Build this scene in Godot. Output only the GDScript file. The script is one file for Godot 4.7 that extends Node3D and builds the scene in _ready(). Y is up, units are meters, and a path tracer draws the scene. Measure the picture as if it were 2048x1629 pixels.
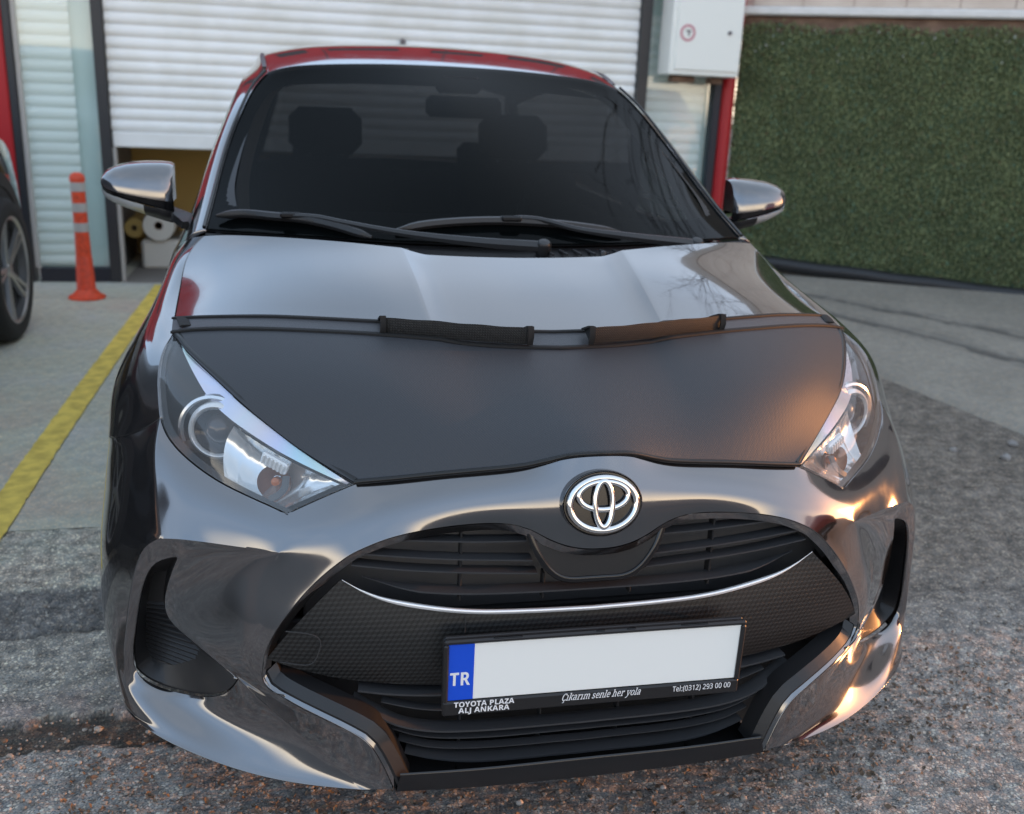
extends Node3D

var rng := RandomNumberGenerator.new()
var M := {}

# ---------------------------------------------------------------- small helpers
func v3(a) -> Vector3:
	return Vector3(a[0], a[1], a[2])

func pts(flat: Array) -> PackedVector3Array:
	var r := PackedVector3Array()
	for i in range(0, flat.size(), 3):
		r.append(Vector3(flat[i], flat[i + 1], flat[i + 2]))
	return r

func cat(p0: Vector3, p1: Vector3, p2: Vector3, p3: Vector3, t: float) -> Vector3:
	# centripetal Catmull-Rom
	var d0: float = max(1e-4, sqrt(p0.distance_to(p1)))
	var d1: float = max(1e-4, sqrt(p1.distance_to(p2)))
	var d2: float = max(1e-4, sqrt(p2.distance_to(p3)))
	var m1 := (p2 - p1) + d1 * ((p1 - p0) / d0 - (p2 - p0) / (d0 + d1))
	var m2 := (p2 - p1) + d1 * ((p3 - p2) / d2 - (p3 - p1) / (d1 + d2))
	var t2 := t * t
	var t3 := t2 * t
	return (2 * t3 - 3 * t2 + 1) * p1 + (t3 - 2 * t2 + t) * m1 + (-2 * t3 + 3 * t2) * p2 + (t3 - t2) * m2

func spline(p: PackedVector3Array, per := 12) -> PackedVector3Array:
	var r := PackedVector3Array()
	var n := p.size()
	if n < 3:
		for k in per + 1:
			r.append(p[0].lerp(p[n - 1], float(k) / per))
		return r
	for i in n - 1:
		var a := p[i - 1] if i > 0 else 2 * p[0] - p[1]
		var d := p[i + 2] if i + 2 < n else 2 * p[n - 1] - p[n - 2]
		for k in per:
			r.append(cat(a, p[i], p[i + 1], d, float(k) / per))
	r.append(p[n - 1])
	return r

func resamp(p: PackedVector3Array, n: int) -> PackedVector3Array:
	var s := PackedFloat32Array([0.0])
	for i in range(1, p.size()):
		s.append(s[i - 1] + p[i].distance_to(p[i - 1]))
	var r := PackedVector3Array()
	var j := 0
	for k in n + 1:
		var t := s[s.size() - 1] * k / n
		while j < p.size() - 2 and s[j + 1] < t:
			j += 1
		var l: float = max(1e-9, s[j + 1] - s[j])
		r.append(p[j].lerp(p[j + 1], clamp((t - s[j]) / l, 0.0, 1.0)))
	r[n] = p[p.size() - 1]
	return r

func crv(flat: Array, n: int) -> PackedVector3Array:
	return resamp(spline(pts(flat)), n)

func rev(p: PackedVector3Array) -> PackedVector3Array:
	var r := p.duplicate()
	r.reverse()
	return r

func join(list: Array) -> PackedVector3Array:
	var r := PackedVector3Array()
	for c in list:
		for i in c.size():
			if i == 0 and r.size() > 0:
				continue
			r.append(c[i])
	return r

func mir(p: PackedVector3Array) -> PackedVector3Array:
	var r := PackedVector3Array()
	for q in p:
		r.append(Vector3(-q.x, q.y, q.z))
	return r

# ---------------------------------------------------------------- quad net with Catmull-Clark subdivision
class Net:
	var v := PackedVector3Array()
	var q := PackedInt32Array()
	var tag := PackedInt32Array()
	var key := {}
	var cr := {}      # edge -> sharpness
	var pin := {}
	var corner := {}
	func vid(p: Vector3) -> int:
		var k := Vector3i(roundi(p.x * 1500), roundi(p.y * 1500), roundi(p.z * 1500))
		if key.has(k):
			return key[k]
		for dx in [-1, 0, 1]:
			for dy in [-1, 0, 1]:
				for dz in [-1, 0, 1]:
					var kk := k + Vector3i(dx, dy, dz)
					if key.has(kk) and v[key[kk]].distance_to(p) < 0.0009:
						return key[kk]
		v.append(p)
		key[k] = v.size() - 1
		return v.size() - 1
	func ek(a: int, b: int) -> int:
		return mini(a, b) * 1000000 + maxi(a, b)
	func quad(a: int, b: int, c: int, d: int, t: int) -> void:
		q.append_array([a, b, c, d])
		tag.append(t)
	# c0: v=0 curve, c1: v=1 curve (same count); d0: u=0, d1: u=1
	func patch(c0: PackedVector3Array, c1: PackedVector3Array, d0: PackedVector3Array, d1: PackedVector3Array, t: int, inside: Vector3, bulge := 0.0) -> void:
		var nu := c0.size() - 1
		var nv := d0.size() - 1
		var P := []
		for j in nv + 1:
			var row := PackedVector3Array()
			var w := float(j) / nv
			for i in nu + 1:
				var u := float(i) / nu
				var p := (1 - w) * c0[i] + w * c1[i] + (1 - u) * d0[j] + u * d1[j]
				p -= (1 - u) * (1 - w) * c0[0] + u * (1 - w) * c0[nu] + (1 - u) * w * c1[0] + u * w * c1[nu]
				row.append(p)
			P.append(row)
		var n: Vector3 = (P[nv / 2][nu] - P[nv / 2][0]).cross(P[nv][nu / 2] - P[0][nu / 2])
		var flip: bool = n.dot(P[nv / 2][nu / 2] - inside) < 0
		n = n.normalized() * (-1.0 if flip else 1.0)
		var ids := []
		for j in nv + 1:
			var r := PackedInt32Array()
			for i in nu + 1:
				var p: Vector3 = P[j][i]
				if bulge != 0.0 and i > 0 and j > 0 and i < nu and j < nv:
					var u := float(i) / nu
					var w := float(j) / nv
					p += n * bulge * 16.0 * u * (1 - u) * w * (1 - w)
				r.append(vid(p))
			ids.append(r)
		for j in nv:
			for i in nu:
				var a: int = ids[j][i]
				var b: int = ids[j][i + 1]
				var c: int = ids[j + 1][i + 1]
				var d: int = ids[j + 1][i]
				if a == b or b == c or c == d or d == a:
					# degenerate: keep as triangle-like quad only when two corners merge
					pass
				if flip:
					quad(a, d, c, b, t)
				else:
					quad(a, b, c, d, t)
	func line(c: PackedVector3Array, sharp := 0.0, pinned := true) -> void:
		var last := -1
		for p in c:
			var i := vid(p)
			if pinned:
				pin[i] = true
			if last >= 0 and last != i and sharp > 0:
				cr[ek(last, i)] = sharp
			last = i
	func corners(list: Array) -> void:
		for p in list:
			corner[vid(p)] = true
	func mirror() -> void:
		var n := v.size()
		var mapi := PackedInt32Array()
		for i in n:
			var p := v[i]
			if absf(p.x) < 0.0008:
				v[i] = Vector3(0, p.y, p.z)
				mapi.append(i)
			else:
				v.append(Vector3(-p.x, p.y, p.z))
				mapi.append(v.size() - 1)
		var nq := tag.size()
		for f in nq:
			quad(mapi[q[f * 4 + 3]], mapi[q[f * 4 + 2]], mapi[q[f * 4 + 1]], mapi[q[f * 4]], tag[f])
		for e in cr.keys():
			var a := mapi[e / 1000000]
			var b := mapi[e % 1000000]
			cr[ek(a, b)] = cr[e]
		for i in pin.keys():
			pin[mapi[i]] = true
		for i in corner.keys():
			corner[mapi[i]] = true
	func edges() -> Dictionary:
		var E := {}
		for f in tag.size():
			for k in 4:
				var a := q[f * 4 + k]
				var b := q[f * 4 + (k + 1) % 4]
				if a == b:
					continue
				var e := ek(a, b)
				if E.has(e):
					E[e].append(f)
				else:
					E[e] = PackedInt32Array([f])
		return E
	func fair(iter: int, k := 0.35) -> void:
		var E := edges()
		var nb := []
		nb.resize(v.size())
		for i in v.size():
			nb[i] = PackedInt32Array()
		var fixed := {}
		for i in pin:
			fixed[i] = true
		for e in E:
			var a: int = e / 1000000
			var b: int = e % 1000000
			nb[a].append(b)
			nb[b].append(a)
			if E[e].size() == 1:
				fixed[a] = true
				fixed[b] = true
		var d := PackedVector3Array()
		d.resize(v.size())
		for it in iter:
			for i in v.size():
				d[i] = Vector3.ZERO
				if fixed.has(i) or nb[i].size() == 0:
					continue
				var s := Vector3.ZERO
				for j in nb[i]:
					s += v[j]
				d[i] = s / nb[i].size() - v[i]
			var nv2 := v.duplicate()
			for i in v.size():
				if fixed.has(i) or nb[i].size() == 0:
					continue
				var s := Vector3.ZERO
				for j in nb[i]:
					s += d[j]
				nv2[i] = v[i] - k * (s / nb[i].size() - d[i])
			v = nv2
	func subdiv() -> void:
		var E := edges()
		var nf := tag.size()
		var nv := v.size()
		var fp := PackedVector3Array()
		fp.resize(nf)
		for f in nf:
			fp[f] = (v[q[f * 4]] + v[q[f * 4 + 1]] + v[q[f * 4 + 2]] + v[q[f * 4 + 3]]) * 0.25
		var out := v.duplicate()
		for f in nf:
			out.append(fp[f])
		var eid := {}
		var ncr := {}
		var fsum := PackedVector3Array()
		fsum.resize(nv)
		var fcnt := PackedInt32Array()
		fcnt.resize(nv)
		var esum := PackedVector3Array()
		esum.resize(nv)
		var ecnt := PackedInt32Array()
		ecnt.resize(nv)
		var csum := PackedVector3Array()
		csum.resize(nv)
		var ccnt := PackedInt32Array()
		ccnt.resize(nv)
		var cshp := PackedFloat32Array()
		cshp.resize(nv)
		var bnd := PackedByteArray()
		bnd.resize(nv)
		for f in nf:
			for k in 4:
				var i := q[f * 4 + k]
				fsum[i] += fp[f]
				fcnt[i] += 1
		for e in E:
			var a: int = e / 1000000
			var b: int = e % 1000000
			var m := (v[a] + v[b]) * 0.5
			esum[a] += m
			ecnt[a] += 1
			esum[b] += m
			ecnt[b] += 1
			var fs: PackedInt32Array = E[e]
			var sh: float = cr.get(e, 0.0)
			if fs.size() != 2:
				sh = 100.0
				bnd[a] = 1
				bnd[b] = 1
			var ep := m
			if sh < 1.0 and fs.size() == 2:
				var sm := (v[a] + v[b] + fp[fs[0]] + fp[fs[1]]) * 0.25
				ep = sm.lerp(m, sh)
			out.append(ep)
			eid[e] = out.size() - 1
			if sh > 0:
				csum[a] += v[b]
				ccnt[a] += 1
				csum[b] += v[a]
				ccnt[b] += 1
				cshp[a] += sh
				cshp[b] += sh
				if sh < 99.0 and sh - 1.0 > 0.0:
					ncr[mini(a, eid[e]) * 1000000 + maxi(a, eid[e])] = sh - 1.0
					ncr[mini(b, eid[e]) * 1000000 + maxi(b, eid[e])] = sh - 1.0
		for i in nv:
			if fcnt[i] == 0:
				continue
			if corner.has(i):
				continue
			var smooth := v[i]
			if not bnd[i]:
				var n := float(fcnt[i])
				smooth = (fsum[i] / n + 2.0 * esum[i] / float(ecnt[i]) + (n - 3.0) * v[i]) / n
			if ccnt[i] < 2:
				out[i] = smooth
			elif ccnt[i] == 2:
				var c := v[i] * 0.75 + csum[i] * 0.125
				var s := clampf(cshp[i] * 0.5, 0.0, 1.0)
				out[i] = smooth.lerp(c, s) if not bnd[i] else c
			else:
				var s2 := clampf(cshp[i] / ccnt[i], 0.0, 1.0)
				out[i] = smooth.lerp(v[i], s2)
		var nq := PackedInt32Array()
		var nt := PackedInt32Array()
		for f in nf:
			var ids := PackedInt32Array([q[f * 4], q[f * 4 + 1], q[f * 4 + 2], q[f * 4 + 3]])
			for k in 4:
				var a := ids[k]
				var b := ids[(k + 1) % 4]
				var z := ids[(k + 3) % 4]
				var e1: int = eid.get(ek(a, b), a)
				var e0: int = eid.get(ek(z, a), a)
				nq.append_array([a, e1, nv + f, e0])
				nt.append(tag[f])
		v = out
		q = nq
		tag = nt
		cr = ncr
	func vnormals() -> PackedVector3Array:
		var n := PackedVector3Array()
		n.resize(v.size())
		for f in tag.size():
			var fnv := fnormal(f)
			for k in 4:
				n[q[f * 4 + k]] += fnv
		for i in n.size():
			n[i] = n[i].normalized()
		return n
	func fnormal(f: int) -> Vector3:
		return (v[q[f * 4 + 2]] - v[q[f * 4]]).cross(v[q[f * 4 + 3]] - v[q[f * 4 + 1]])
	# triangles of the faces with one of the tags; gap = panel inset, depth = flange depth, off = offset along the normal
	func mesh(tags: Array, gap := 0.0015, depth := 0.012, off := 0.0, uvscale := 1.0, minx := -9.0, maxx := 9.0) -> ArrayMesh:
		var fl := PackedInt32Array()
		for f in tag.size():
			if tags.has(tag[f]):
				var cx := (v[q[f * 4]].x + v[q[f * 4 + 2]].x) * 0.5
				if cx > minx and cx < maxx:
					fl.append(f)
		# corner normals with an angle limit
		var fnn := {}
		var vf := {}
		for f in fl:
			fnn[f] = fnormal(f)
			for k in 4:
				var i := q[f * 4 + k]
				if vf.has(i):
					vf[i].append(f)
				else:
					vf[i] = PackedInt32Array([f])
		var bedge := {}
		for f in fl:
			for k in 4:
				var a := q[f * 4 + k]
				var b := q[f * 4 + (k + 1) % 4]
				if a == b:
					continue
				var e := ek(a, b)
				if bedge.has(e):
					bedge[e] = -1
				else:
					bedge[e] = f * 4 + k
		var inw := {}
		var vn := {}
		for i in vf:
			var s := Vector3.ZERO
			for f in vf[i]:
				s += fnn[f]
			vn[i] = s.normalized()
		for e in bedge:
			if bedge[e] < 0:
				continue
			var a: int = e / 1000000
			var b: int = e % 1000000
			var f: int = bedge[e] / 4
			var c := (v[q[f * 4]] + v[q[f * 4 + 1]] + v[q[f * 4 + 2]] + v[q[f * 4 + 3]]) * 0.25
			var dirr := (v[b] - v[a]).normalized()
			var w := c - v[a]
			w -= dirr * w.dot(dirr)
			w = w.normalized()
			inw[a] = inw.get(a, Vector3.ZERO) + w
			inw[b] = inw.get(b, Vector3.ZERO) + w
		var pos := {}
		for i in vf:
			var p: Vector3 = v[i] + vn[i] * off
			if inw.has(i):
				p += inw[i].normalized() * gap
			pos[i] = p
		var av := PackedVector3Array()
		var an := PackedVector3Array()
		var au := PackedVector2Array()
		var ai := PackedInt32Array()
		var cache := {}
		for f in fl:
			var fu: Vector3 = fnn[f].normalized()
			var loc := PackedInt32Array()
			for k in 4:
				var i := q[f * 4 + k]
				var s := Vector3.ZERO
				for g in vf[i]:
					var gn: Vector3 = fnn[g]
					if gn.normalized().dot(fu) > 0.80:
						s += gn
				s = s.normalized()
				var ck := [i, roundi(s.x * 60), roundi(s.y * 60), roundi(s.z * 60)]
				if cache.has(ck):
					loc.append(cache[ck])
				else:
					av.append(pos[i])
					an.append(s)
					au.append(Vector2(v[i].x, -v[i].y - v[i].z * 0.9) * uvscale)
					cache[ck] = av.size() - 1
					loc.append(av.size() - 1)
			if q[f * 4] != q[f * 4 + 1] and q[f * 4 + 1] != q[f * 4 + 2] and loc[0] != loc[2]:
				ai.append_array([loc[0], loc[2], loc[1]])
			if q[f * 4 + 2] != q[f * 4 + 3] and q[f * 4 + 3] != q[f * 4] and loc[0] != loc[2]:
				ai.append_array([loc[0], loc[3], loc[2]])
		if depth > 0:
			for e in bedge:
				if bedge[e] < 0:
					continue
				var f: int = bedge[e] / 4
				var k: int = bedge[e] % 4
				var a := q[f * 4 + k]
				var b := q[f * 4 + (k + 1) % 4]
				var oa: Vector3 = -inw[a].normalized()
				var ob: Vector3 = -inw[b].normalized()
				var r: float = minf(gap * 0.9, 0.0015)
				var base := av.size()
				for st in 3:
					var da: float = [0.0, r, depth][st]
					var oo: float = [0.0, r * 0.7, r * 0.7][st]
					av.append(pos[a] + oa * oo - vn[a] * da)
					av.append(pos[b] + ob * oo - vn[b] * da)
					var na: Vector3 = vn[a] if st == 0 else (oa + vn[a] * (0.6 if st == 1 else 0.0)).normalized()
					var nbv: Vector3 = vn[b] if st == 0 else (ob + vn[b] * (0.6 if st == 1 else 0.0)).normalized()
					an.append(na)
					an.append(nbv)
					au.append(Vector2(v[a].x, -v[a].y - v[a].z * 0.9) * uvscale)
					au.append(Vector2(v[b].x, -v[b].y - v[b].z * 0.9) * uvscale)
				for st in 2:
					var o: int = base + st * 2
					ai.append_array([o, o + 1, o + 2, o + 1, o + 3, o + 2])
		if av.size() == 0:
			return ArrayMesh.new()
		var arr := []
		arr.resize(Mesh.ARRAY_MAX)
		arr[Mesh.ARRAY_VERTEX] = av
		arr[Mesh.ARRAY_NORMAL] = an
		arr[Mesh.ARRAY_TEX_UV] = au
		arr[Mesh.ARRAY_INDEX] = ai
		var m := ArrayMesh.new()
		m.add_surface_from_arrays(Mesh.PRIMITIVE_TRIANGLES, arr)
		return m

# ---------------------------------------------------------------- nodes
var used := {}
func numbered(called: String) -> String:
	used[called] = used.get(called, 0) + 1
	return called if used[called] == 1 else "%s_%03d" % [called, used[called] - 1]

func tagmeta(o: Node, label: String, category: String, group := "", kind := "") -> void:
	if label != "":
		o.set_meta("label", label)
	if category != "":
		o.set_meta("category", category)
	if group != "":
		o.set_meta("group", group)
	if kind != "":
		o.set_meta("kind", kind)

func thing(called: String, label: String, category: String, at := Vector3.ZERO, turn := 0.0, group := "") -> Node3D:
	var o := Node3D.new()
	o.name = numbered(called)
	add_child(o)
	o.position = at
	o.rotation.y = turn
	tagmeta(o, label, category, group)
	return o

func part(called: String, m: Mesh, mat: Material, parent: Node = self) -> MeshInstance3D:
	var o := MeshInstance3D.new()
	o.name = numbered(called) if parent == self else called
	o.mesh = m
	o.material_override = mat
	o.cast_shadow = GeometryInstance3D.SHADOW_CASTING_SETTING_ON
	parent.add_child(o, true)
	return o

# sweep a closed 2D section along a path; section x -> side, y -> up
func sweep(path: PackedVector3Array, sec: PackedVector2Array, up := Vector3.UP, scales := PackedFloat32Array(), closed := false, st: SurfaceTool = null) -> SurfaceTool:
	if st == null:
		st = SurfaceTool.new()
		st.begin(Mesh.PRIMITIVE_TRIANGLES)
	var n := path.size()
	var m := sec.size()
	var rings := []
	for i in n:
		var a := path[maxi(i - 1, 0)] if not closed else path[(i - 1 + n) % n]
		var b := path[mini(i + 1, n - 1)] if not closed else path[(i + 1) % n]
		var t := (b - a).normalized()
		var s := t.cross(up).normalized()
		var u := s.cross(t).normalized()
		var sc := scales[i] if scales.size() > i else 1.0
		var r := PackedVector3Array()
		for k in m:
			r.append(path[i] + s * sec[k].x * sc + u * sec[k].y * sc)
		rings.append(r)
	var cnt := n if closed else n - 1
	for i in cnt:
		var r0: PackedVector3Array = rings[i]
		var r1: PackedVector3Array = rings[(i + 1) % n]
		for k in m:
			var k2 := (k + 1) % m
			qd(st, r0[k], r0[k2], r1[k2], r1[k])
	if not closed:
		for e in 2:
			var r: PackedVector3Array = rings[0] if e == 0 else rings[n - 1]
			for k in range(1, m - 1):
				if e == 0:
					tri(st, r[0], r[k + 1], r[k])
				else:
					tri(st, r[0], r[k], r[k + 1])
	return st

func tri(st: SurfaceTool, a: Vector3, b: Vector3, c: Vector3) -> void:
	st.add_vertex(a)
	st.add_vertex(b)
	st.add_vertex(c)

func qd(st: SurfaceTool, a: Vector3, b: Vector3, c: Vector3, d: Vector3) -> void:
	tri(st, a, b, c)
	tri(st, a, c, d)

func newst() -> SurfaceTool:
	var st := SurfaceTool.new()
	st.begin(Mesh.PRIMITIVE_TRIANGLES)
	return st

# weld by position, then normals; smooth below the angle
func fin(st: SurfaceTool, smooth := true, limit := 0.7) -> ArrayMesh:
	var arr := st.commit_to_arrays()
	var av: PackedVector3Array = arr[Mesh.ARRAY_VERTEX]
	var ix = arr[Mesh.ARRAY_INDEX]
	var src := PackedVector3Array()
	if ix != null and (ix as PackedInt32Array).size() > 0:
		for i in ix:
			src.append(av[i])
	else:
		src = av
	var nt := src.size() / 3
	var fnn := PackedVector3Array()
	var at := {}
	for f in nt:
		var nn := (src[f * 3 + 2] - src[f * 3]).cross(src[f * 3 + 1] - src[f * 3])
		fnn.append(nn)
		if smooth:
			for k in 3:
				var p := src[f * 3 + k]
				var kk := Vector3i(roundi(p.x * 20000), roundi(p.y * 20000), roundi(p.z * 20000))
				if at.has(kk):
					at[kk].append(f)
				else:
					at[kk] = PackedInt32Array([f])
	var ov := PackedVector3Array()
	var on := PackedVector3Array()
	for f in nt:
		if fnn[f].length() < 1e-14:
			continue
		var fu := fnn[f].normalized()
		for k in 3:
			var p := src[f * 3 + k]
			var s := fu
			if smooth:
				s = Vector3.ZERO
				var kk := Vector3i(roundi(p.x * 20000), roundi(p.y * 20000), roundi(p.z * 20000))
				for g in at[kk]:
					if fnn[g].normalized().dot(fu) > limit:
						s += fnn[g]
				s = s.normalized()
				if s.length() < 0.5:
					s = fu
			ov.append(p)
			on.append(s)
	var r := []
	r.resize(Mesh.ARRAY_MAX)
	r[Mesh.ARRAY_VERTEX] = ov
	r[Mesh.ARRAY_NORMAL] = on
	var uv := PackedVector2Array()
	for p in ov:
		uv.append(Vector2(p.x, p.y))
	r[Mesh.ARRAY_TEX_UV] = uv
	var m := ArrayMesh.new()
	m.add_surface_from_arrays(Mesh.PRIMITIVE_TRIANGLES, r)
	return m

# bevelled box
func bbox(st: SurfaceTool, c: Vector3, s: Vector3, bev := 0.004, xf := Transform3D.IDENTITY) -> SurfaceTool:
	var h := s * 0.5
	var b: float = minf(bev, minf(h.x, minf(h.y, h.z)) * 0.9)
	var P := {}
	for x in [-1, 1]:
		for y in [-1, 1]:
			for z in [-1, 1]:
				var o := Vector3(x * h.x, y * h.y, z * h.z)
				P[[x, y, z, 0]] = xf * (c + o - Vector3(0, y * b, z * b))
				P[[x, y, z, 1]] = xf * (c + o - Vector3(x * b, 0, z * b))
				P[[x, y, z, 2]] = xf * (c + o - Vector3(x * b, y * b, 0))
	var cc := xf * c
	var faces := []
	for s1 in [-1, 1]:
		faces.append([P[[s1, -1, -1, 0]], P[[s1, 1, -1, 0]], P[[s1, 1, 1, 0]], P[[s1, -1, 1, 0]]])
		faces.append([P[[-1, s1, -1, 1]], P[[1, s1, -1, 1]], P[[1, s1, 1, 1]], P[[-1, s1, 1, 1]]])
		faces.append([P[[-1, -1, s1, 2]], P[[1, -1, s1, 2]], P[[1, 1, s1, 2]], P[[-1, 1, s1, 2]]])
		for s2 in [-1, 1]:
			faces.append([P[[s1, s2, -1, 0]], P[[s1, s2, 1, 0]], P[[s1, s2, 1, 1]], P[[s1, s2, -1, 1]]])
			faces.append([P[[s1, -1, s2, 0]], P[[s1, 1, s2, 0]], P[[s1, 1, s2, 2]], P[[s1, -1, s2, 2]]])
			faces.append([P[[-1, s1, s2, 1]], P[[1, s1, s2, 1]], P[[1, s1, s2, 2]], P[[-1, s1, s2, 2]]])
			for s3 in [-1, 1]:
				faces.append([P[[s1, s2, s3, 0]], P[[s1, s2, s3, 1]], P[[s1, s2, s3, 2]]])
	for f in faces:
		var a: Vector3 = f[0]
		var n: Vector3 = (f[1] - a).cross(f[2] - a)
		var mid: Vector3 = Vector3.ZERO
		for p in f:
			mid += p
		mid /= f.size()
		var ff: Array = f
		if n.dot(mid - cc) > 0:
			ff = f.duplicate()
			ff.reverse()
		if ff.size() == 4:
			qd(st, ff[0], ff[1], ff[2], ff[3])
		else:
			tri(st, ff[0], ff[1], ff[2])
	return st

func boxmesh(s: Vector3, bev := 0.004, c := Vector3.ZERO) -> ArrayMesh:
	return fin(bbox(newst(), c, s, bev), false)

# lathe: profile of (radius, height) about an axis
func lathe(prof: Array, seg: int, xf := Transform3D.IDENTITY, st: SurfaceTool = null) -> SurfaceTool:
	if st == null:
		st = newst()
	for i in prof.size() - 1:
		for k in seg:
			var a := TAU * k / seg
			var b := TAU * (k + 1) / seg
			var p0 := xf * Vector3(prof[i][0] * cos(a), prof[i][1], prof[i][0] * sin(a))
			var p1 := xf * Vector3(prof[i][0] * cos(b), prof[i][1], prof[i][0] * sin(b))
			var p2 := xf * Vector3(prof[i + 1][0] * cos(b), prof[i + 1][1], prof[i + 1][0] * sin(b))
			var p3 := xf * Vector3(prof[i + 1][0] * cos(a), prof[i + 1][1], prof[i + 1][0] * sin(a))
			qd(st, p0, p1, p2, p3)
	return st

func circ(n: int, rx: float, ry: float) -> PackedVector2Array:
	var r := PackedVector2Array()
	for k in n:
		r.append(Vector2(cos(TAU * k / n) * rx, sin(TAU * k / n) * ry))
	return r

func _ready() -> void:
	rng.seed = 7
	setup_view()
	materials()
	bg_materials()
	build_ground()
	build_backdrop()
	build_car()
	build_extras()

func setup_view() -> void:
	var cam := Camera3D.new()
	cam.name = "camera"
	add_child(cam)
	cam.position = Vector3(-0.4966, 1.3150, 1.4194)
	cam.rotation_degrees = Vector3(-17.092, -13.045, 2.535)
	cam.fov = 44.97
	cam.near = 0.02
	cam.far = 400.0
	cam.current = true
	var at := CameraAttributesPhysical.new()
	at.frustum_focal_length = 29.0
	at.exposure_aperture = 3.3
	at.frustum_focus_distance = 1.72
	cam.attributes = at
	cam.fov = 44.97
	var env := Environment.new()
	env.background_mode = Environment.BG_SKY
	var sky := Sky.new()
	var pm := PanoramaSkyMaterial.new()
	pm.panorama = sky_image()
	sky.sky_material = pm
	env.sky = sky
	env.background_energy_multiplier = 1.0
	env.ambient_light_source = Environment.AMBIENT_SOURCE_SKY
	env.tonemap_mode = Environment.TONE_MAPPER_LINEAR
	env.tonemap_exposure = 2.55
	env.sdfgi_enabled = true
	env.ssao_enabled = true
	env.ssil_enabled = true
	var we := WorldEnvironment.new()
	we.name = "world_environment"
	we.environment = env
	add_child(we)
	var sun := DirectionalLight3D.new()
	sun.name = "sun"
	add_child(sun)
	sun.light_energy = 0.6
	sun.light_color = Color(1.0, 0.66, 0.38)
	sun.light_angular_distance = 0.6
	sun.shadow_enabled = true
	# low evening sun, to the right of the camera and slightly behind it
	sun.look_at_from_position(Vector3(cos(SUN_EL) * sin(SUN_AZ), sin(SUN_EL), cos(SUN_EL) * cos(SUN_AZ)) * 10.0, Vector3.ZERO)

const SUN_EL := 0.085
const SUN_AZ := 1.55

func sky_image() -> ImageTexture:
	var w := 512
	var h := 256
	var img := Image.create(w, h, false, Image.FORMAT_RGBF)
	var ns := FastNoiseLite.new()
	ns.seed = 3
	ns.frequency = 1.6
	ns.fractal_octaves = 4
	var sd := Vector3(cos(SUN_EL) * sin(SUN_AZ), sin(SUN_EL), cos(SUN_EL) * cos(SUN_AZ))
	for y in h:
		var th := PI * (y + 0.5) / h
		for x in w:
			var ph := TAU * (x + 0.5) / w
			var d := Vector3(-sin(ph) * sin(th), cos(th), cos(ph) * sin(th))
			# the panorama starts at -z and turns towards +x
			d = Vector3(sin(ph) * sin(th), cos(th), -cos(ph) * sin(th))
			var el: float = max(d.y, 0.0)
			var side := 0.5 + 0.5 * Vector3(d.x, 0, d.z).normalized().dot(Vector3(sd.x, 0, sd.z).normalized())
			var mid := Color(0.31, 0.43, 0.60).lerp(Color(0.46, 0.52, 0.62), side * side)
			var zen := Color(0.265, 0.325, 0.405)
			var hor := Color(1.38, 1.24, 1.02).lerp(Color(1.6, 1.25, 0.85), side)
			var c := hor.lerp(mid, smoothstep(0.0, 0.32, pow(el, 0.8)))
			c = c.lerp(zen, smoothstep(0.35, 0.95, el))
			var cl: float = clamp((ns.get_noise_3d(d.x / (el + 0.35), d.z / (el + 0.35), 2.0) + 0.12) * 1.7, 0.0, 1.0)
			c = c.lerp(Color(0.90, 0.88, 0.86), cl * 0.10)
			var g: float = max(d.dot(sd), 0.0)
			c += Color(1.0, 0.38, 0.10) * (pow(g, 9.0) * 2.2 + pow(g, 60.0) * 5.0) * exp(-el * 4.5)
			if d.y < 0.0:
				c = c.lerp(Color(0.25, 0.25, 0.25), clamp(-d.y * 8.0, 0.0, 1.0))
			img.set_pixel(x, y, c)
	return ImageTexture.create_from_image(img)

func lin(r: float, g: float, b: float) -> Color:
	return Color(r, g, b).linear_to_srgb()

func mat(name_: String, c: Color, rough := 0.6, metal := 0.0) -> StandardMaterial3D:
	var m := StandardMaterial3D.new()
	m.albedo_color = c
	m.roughness = rough
	m.metallic = metal
	M[name_] = m
	return m

func noise_tex(freq: float, lo: Color, hi: Color, sd := 1, size := 512, oct := 5, mid := 0.5) -> ImageTexture:
	var n := FastNoiseLite.new()
	n.seed = sd
	n.frequency = freq / size
	n.fractal_octaves = oct
	var g := n.get_seamless_image(size, size)
	var img := Image.create(size, size, true, Image.FORMAT_RGB8)
	for y in size:
		for x in size:
			var k := g.get_pixel(x, y).r
			k = clampf((k - 0.5) * 1.8 + mid, 0, 1)
			img.set_pixel(x, y, lo.lerp(hi, k))
	img.generate_mipmaps()
	return ImageTexture.create_from_image(img)

func bump_from(img: Image, k: float) -> ImageTexture:
	var b := img.duplicate() as Image
	b.bump_map_to_normal_map(k)
	b.generate_mipmaps()
	return ImageTexture.create_from_image(b)

func tile_uv(m: StandardMaterial3D, per_m: float) -> void:
	m.uv1_triplanar = true
	m.uv1_world_triplanar = true
	m.uv1_scale = Vector3(per_m, per_m, per_m)

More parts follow.
